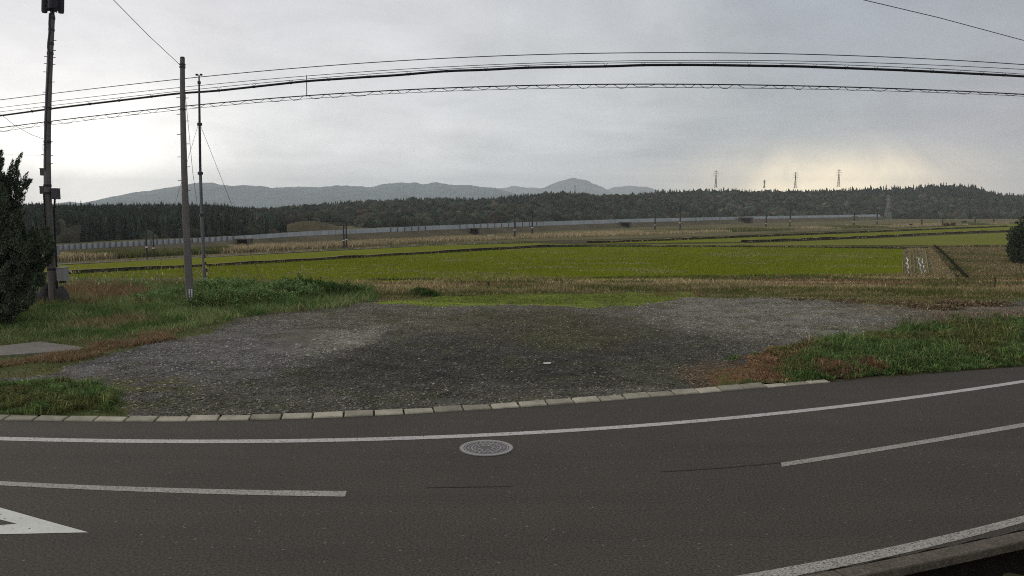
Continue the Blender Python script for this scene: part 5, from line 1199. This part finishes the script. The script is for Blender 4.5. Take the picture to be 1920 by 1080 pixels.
third = lambda px: interp(px, [(-400, 255), (0, 210), (340, 170), (575, 148), (900, 127), (1100, 119.5), (1300, 116), (1500, 119), (1700, 127), (1920, 139)])
hs_ = []
for hx_ in (60, 168, 223, 284, 410, 476, 545, 616, 692, 766, 838, 911, 988, 1066, 1135, 1206, 1275, 1340, 1405, 1467, 1528, 1587, 1643, 1698, 1748, 1798, 1842, 1883):
    D = float(cabD(hx_)); yt = float(third(hx_)); yb = float(np.interp(hx_, u, y_)); hm = MB()
    hm.tube([P(hx_ - 4, yt, D), P(hx_, yb - 1, D), P(hx_ + 4, yt, D)], .010, 4); hm.tube([P(hx_, yb - 2.2, D), P(hx_, yb + 2.2, D)], .07, 6)
    hm.build('hanger', M['black'], thick)
# spacer rod
sp_ = MB().tube([P(575, 141, float(cabD(575))), P(575, 181, float(cabD(575)))], .022, 6); tag(sp_.build('cable_spacer', M['black']), 'vertical spacer rod linking the cable bundles', 'spacer')
LOWT = [(-400, 292), (0, 240), (110, 224.5), (340, 201), (520, 182), (700, 172), (850, 164.5), (1000, 160.5), (1200, 157.5), (1300, 158), (1400, 159), (1600, 163.5), (1800, 171), (1920, 177), (2300, 206)]
LOWB = [(-400, 300), (0, 246.5), (110, 232), (340, 207.5), (520, 187), (700, 177.5), (850, 171.5), (1000, 167), (1200, 164), (1300, 164), (1400, 165), (1600, 169), (1800, 176), (1920, 180), (2300, 210)]
lt, (ul, yl) = cable(LOWT, .030, 'upper strand of the lowest cable pair', off=0.0); cable(LOWB, .013, 'thin lower strand of the lowest cable pair', off=.05)
lb_u, lb_y = dense(LOWB, 160, 5)
a_ = -350.0; ws = []; xs2 = np.arange(-380, 2280, 3.2); per_px = 39.0
ph = (xs2 + 26 * (vnoise(xs2 * .011, xs2 * 0, 5) - .5) + 10 * (vnoise(xs2 * .03, xs2 * 0, 6) - .5)) / per_px * 2 * math.pi; yt_ = np.interp(xs2, ul, yl); yb_ = np.interp(xs2, lb_u, lb_y)
s2 = (.5 + .5 * np.sin(ph)); s2 = np.clip(s2 * 1.25 - .05, -.12, 1)
yy = yt_ + (yb_ - yt_) * s2 * (.75 + .55 * vnoise(xs2 * .024, xs2 * 0, 8))
q = [P(float(a_ + math.sin(a_ * .031) * 4), float(b_), float(cabD(a_)) - .03) for a_, b_ in zip(xs2, yy)]
tag(MB().tube(q, .013, 4).build('lashing_wire', M['black']), 'looping lashing wire between the two lowest strands', 'wire')
LT2 = [(a_, b_ + 2.0) for a_, b_ in LOWT]

# ------------------------------------------------------------------ dead stalks in the margin
for (px_, yb, hpx, lb) in ((916, 536, 12, 'short dead weed stalk in the dry band left of the pair'), (1053, 538, 17, 'left stalk of the pair in the dry band'), (1070, 538, 15, 'right stalk of the pair in the dry band'), (1866, 530, 12, 'dead stalk before the stubble field at the right')):
    D = 79.0; b0 = P(px_, yb + 2, D); s_ = D / F; mb = MB(); 
    r = tag(empty('dead_weed', b0), lb, 'weed', 'dead stalks in the dry band')
    for _ in range(5):
        t0 = b0 + Vector((random.uniform(-3, 3) * s_, random.uniform(-.2, .2), hpx * s_ * random.uniform(.6, 1.05))); MB().tube([b0 + Vector((random.uniform(-.08, .08), 0, -.3)), b0.lerp(t0, .6), t0], [.025, .02, .01], 4).build('stalk', M['bark'], r)
    n = 60; pp = np.array(b0)[None] + np.stack([rng.normal(0, 2.0 * s_, n), rng.normal(0, .15, n), rng.uniform(.25, 1.0, n) * hpx * s_], 1); V_, F_, c_ = leaves(pp[:, 0], pp[:, 1], pp[:, 2], rng.uniform(.03, .08, n), palette(n, [(.05, .05, .025), (.04, .035, .02)], [1, 1]))
    link('leaves', fastmesh('leaves', V_, F_, 3, c_), M['veg'], r)
# grass wisps by the near kerb
x, y = scatter_px([(1640, 1085), (1940, 1030), (1940, 1100), (1640, 1100)], 260, -.47); n = len(x)
grass_obj('grass', 'dry wisps of grass in the shadowed verge at the near right', 'grass', [blades(x, y, 0 * x - .46, rng.uniform(.05, .2, n), rng.uniform(.006, .012, n), palette(n, [(.09, .07, .04), (.05, .05, .02)], [1, 1]), 2, 1.4)])

# ------------------------------------------------------------------ haze (air)
hm = bpy.data.materials.new('haze_air'); hm.use_nodes = True; t_ = hm.node_tree; t_.nodes.clear(); out = t_.nodes.new('ShaderNodeOutputMaterial'); pv = t_.nodes.new('ShaderNodeVolumePrincipled')
pv.inputs['Color'].default_value = (0.94, 0.985, 1.0, 1); pv.inputs['Density'].default_value = 0.00015; pv.inputs['Anisotropy'].default_value = 0.0
t_.links.new(pv.outputs[0], out.inputs['Volume'])
hb = MB().box((0, 4100, 168), (15000, 10400, 356)).build('haze', hm); tag(hb, 'pale damp air between the lot and the mountains', 'haze', kind='stuff')
print('tris', sum(len(o.data.polygons) for o in C.objects if o.type == 'MESH'))
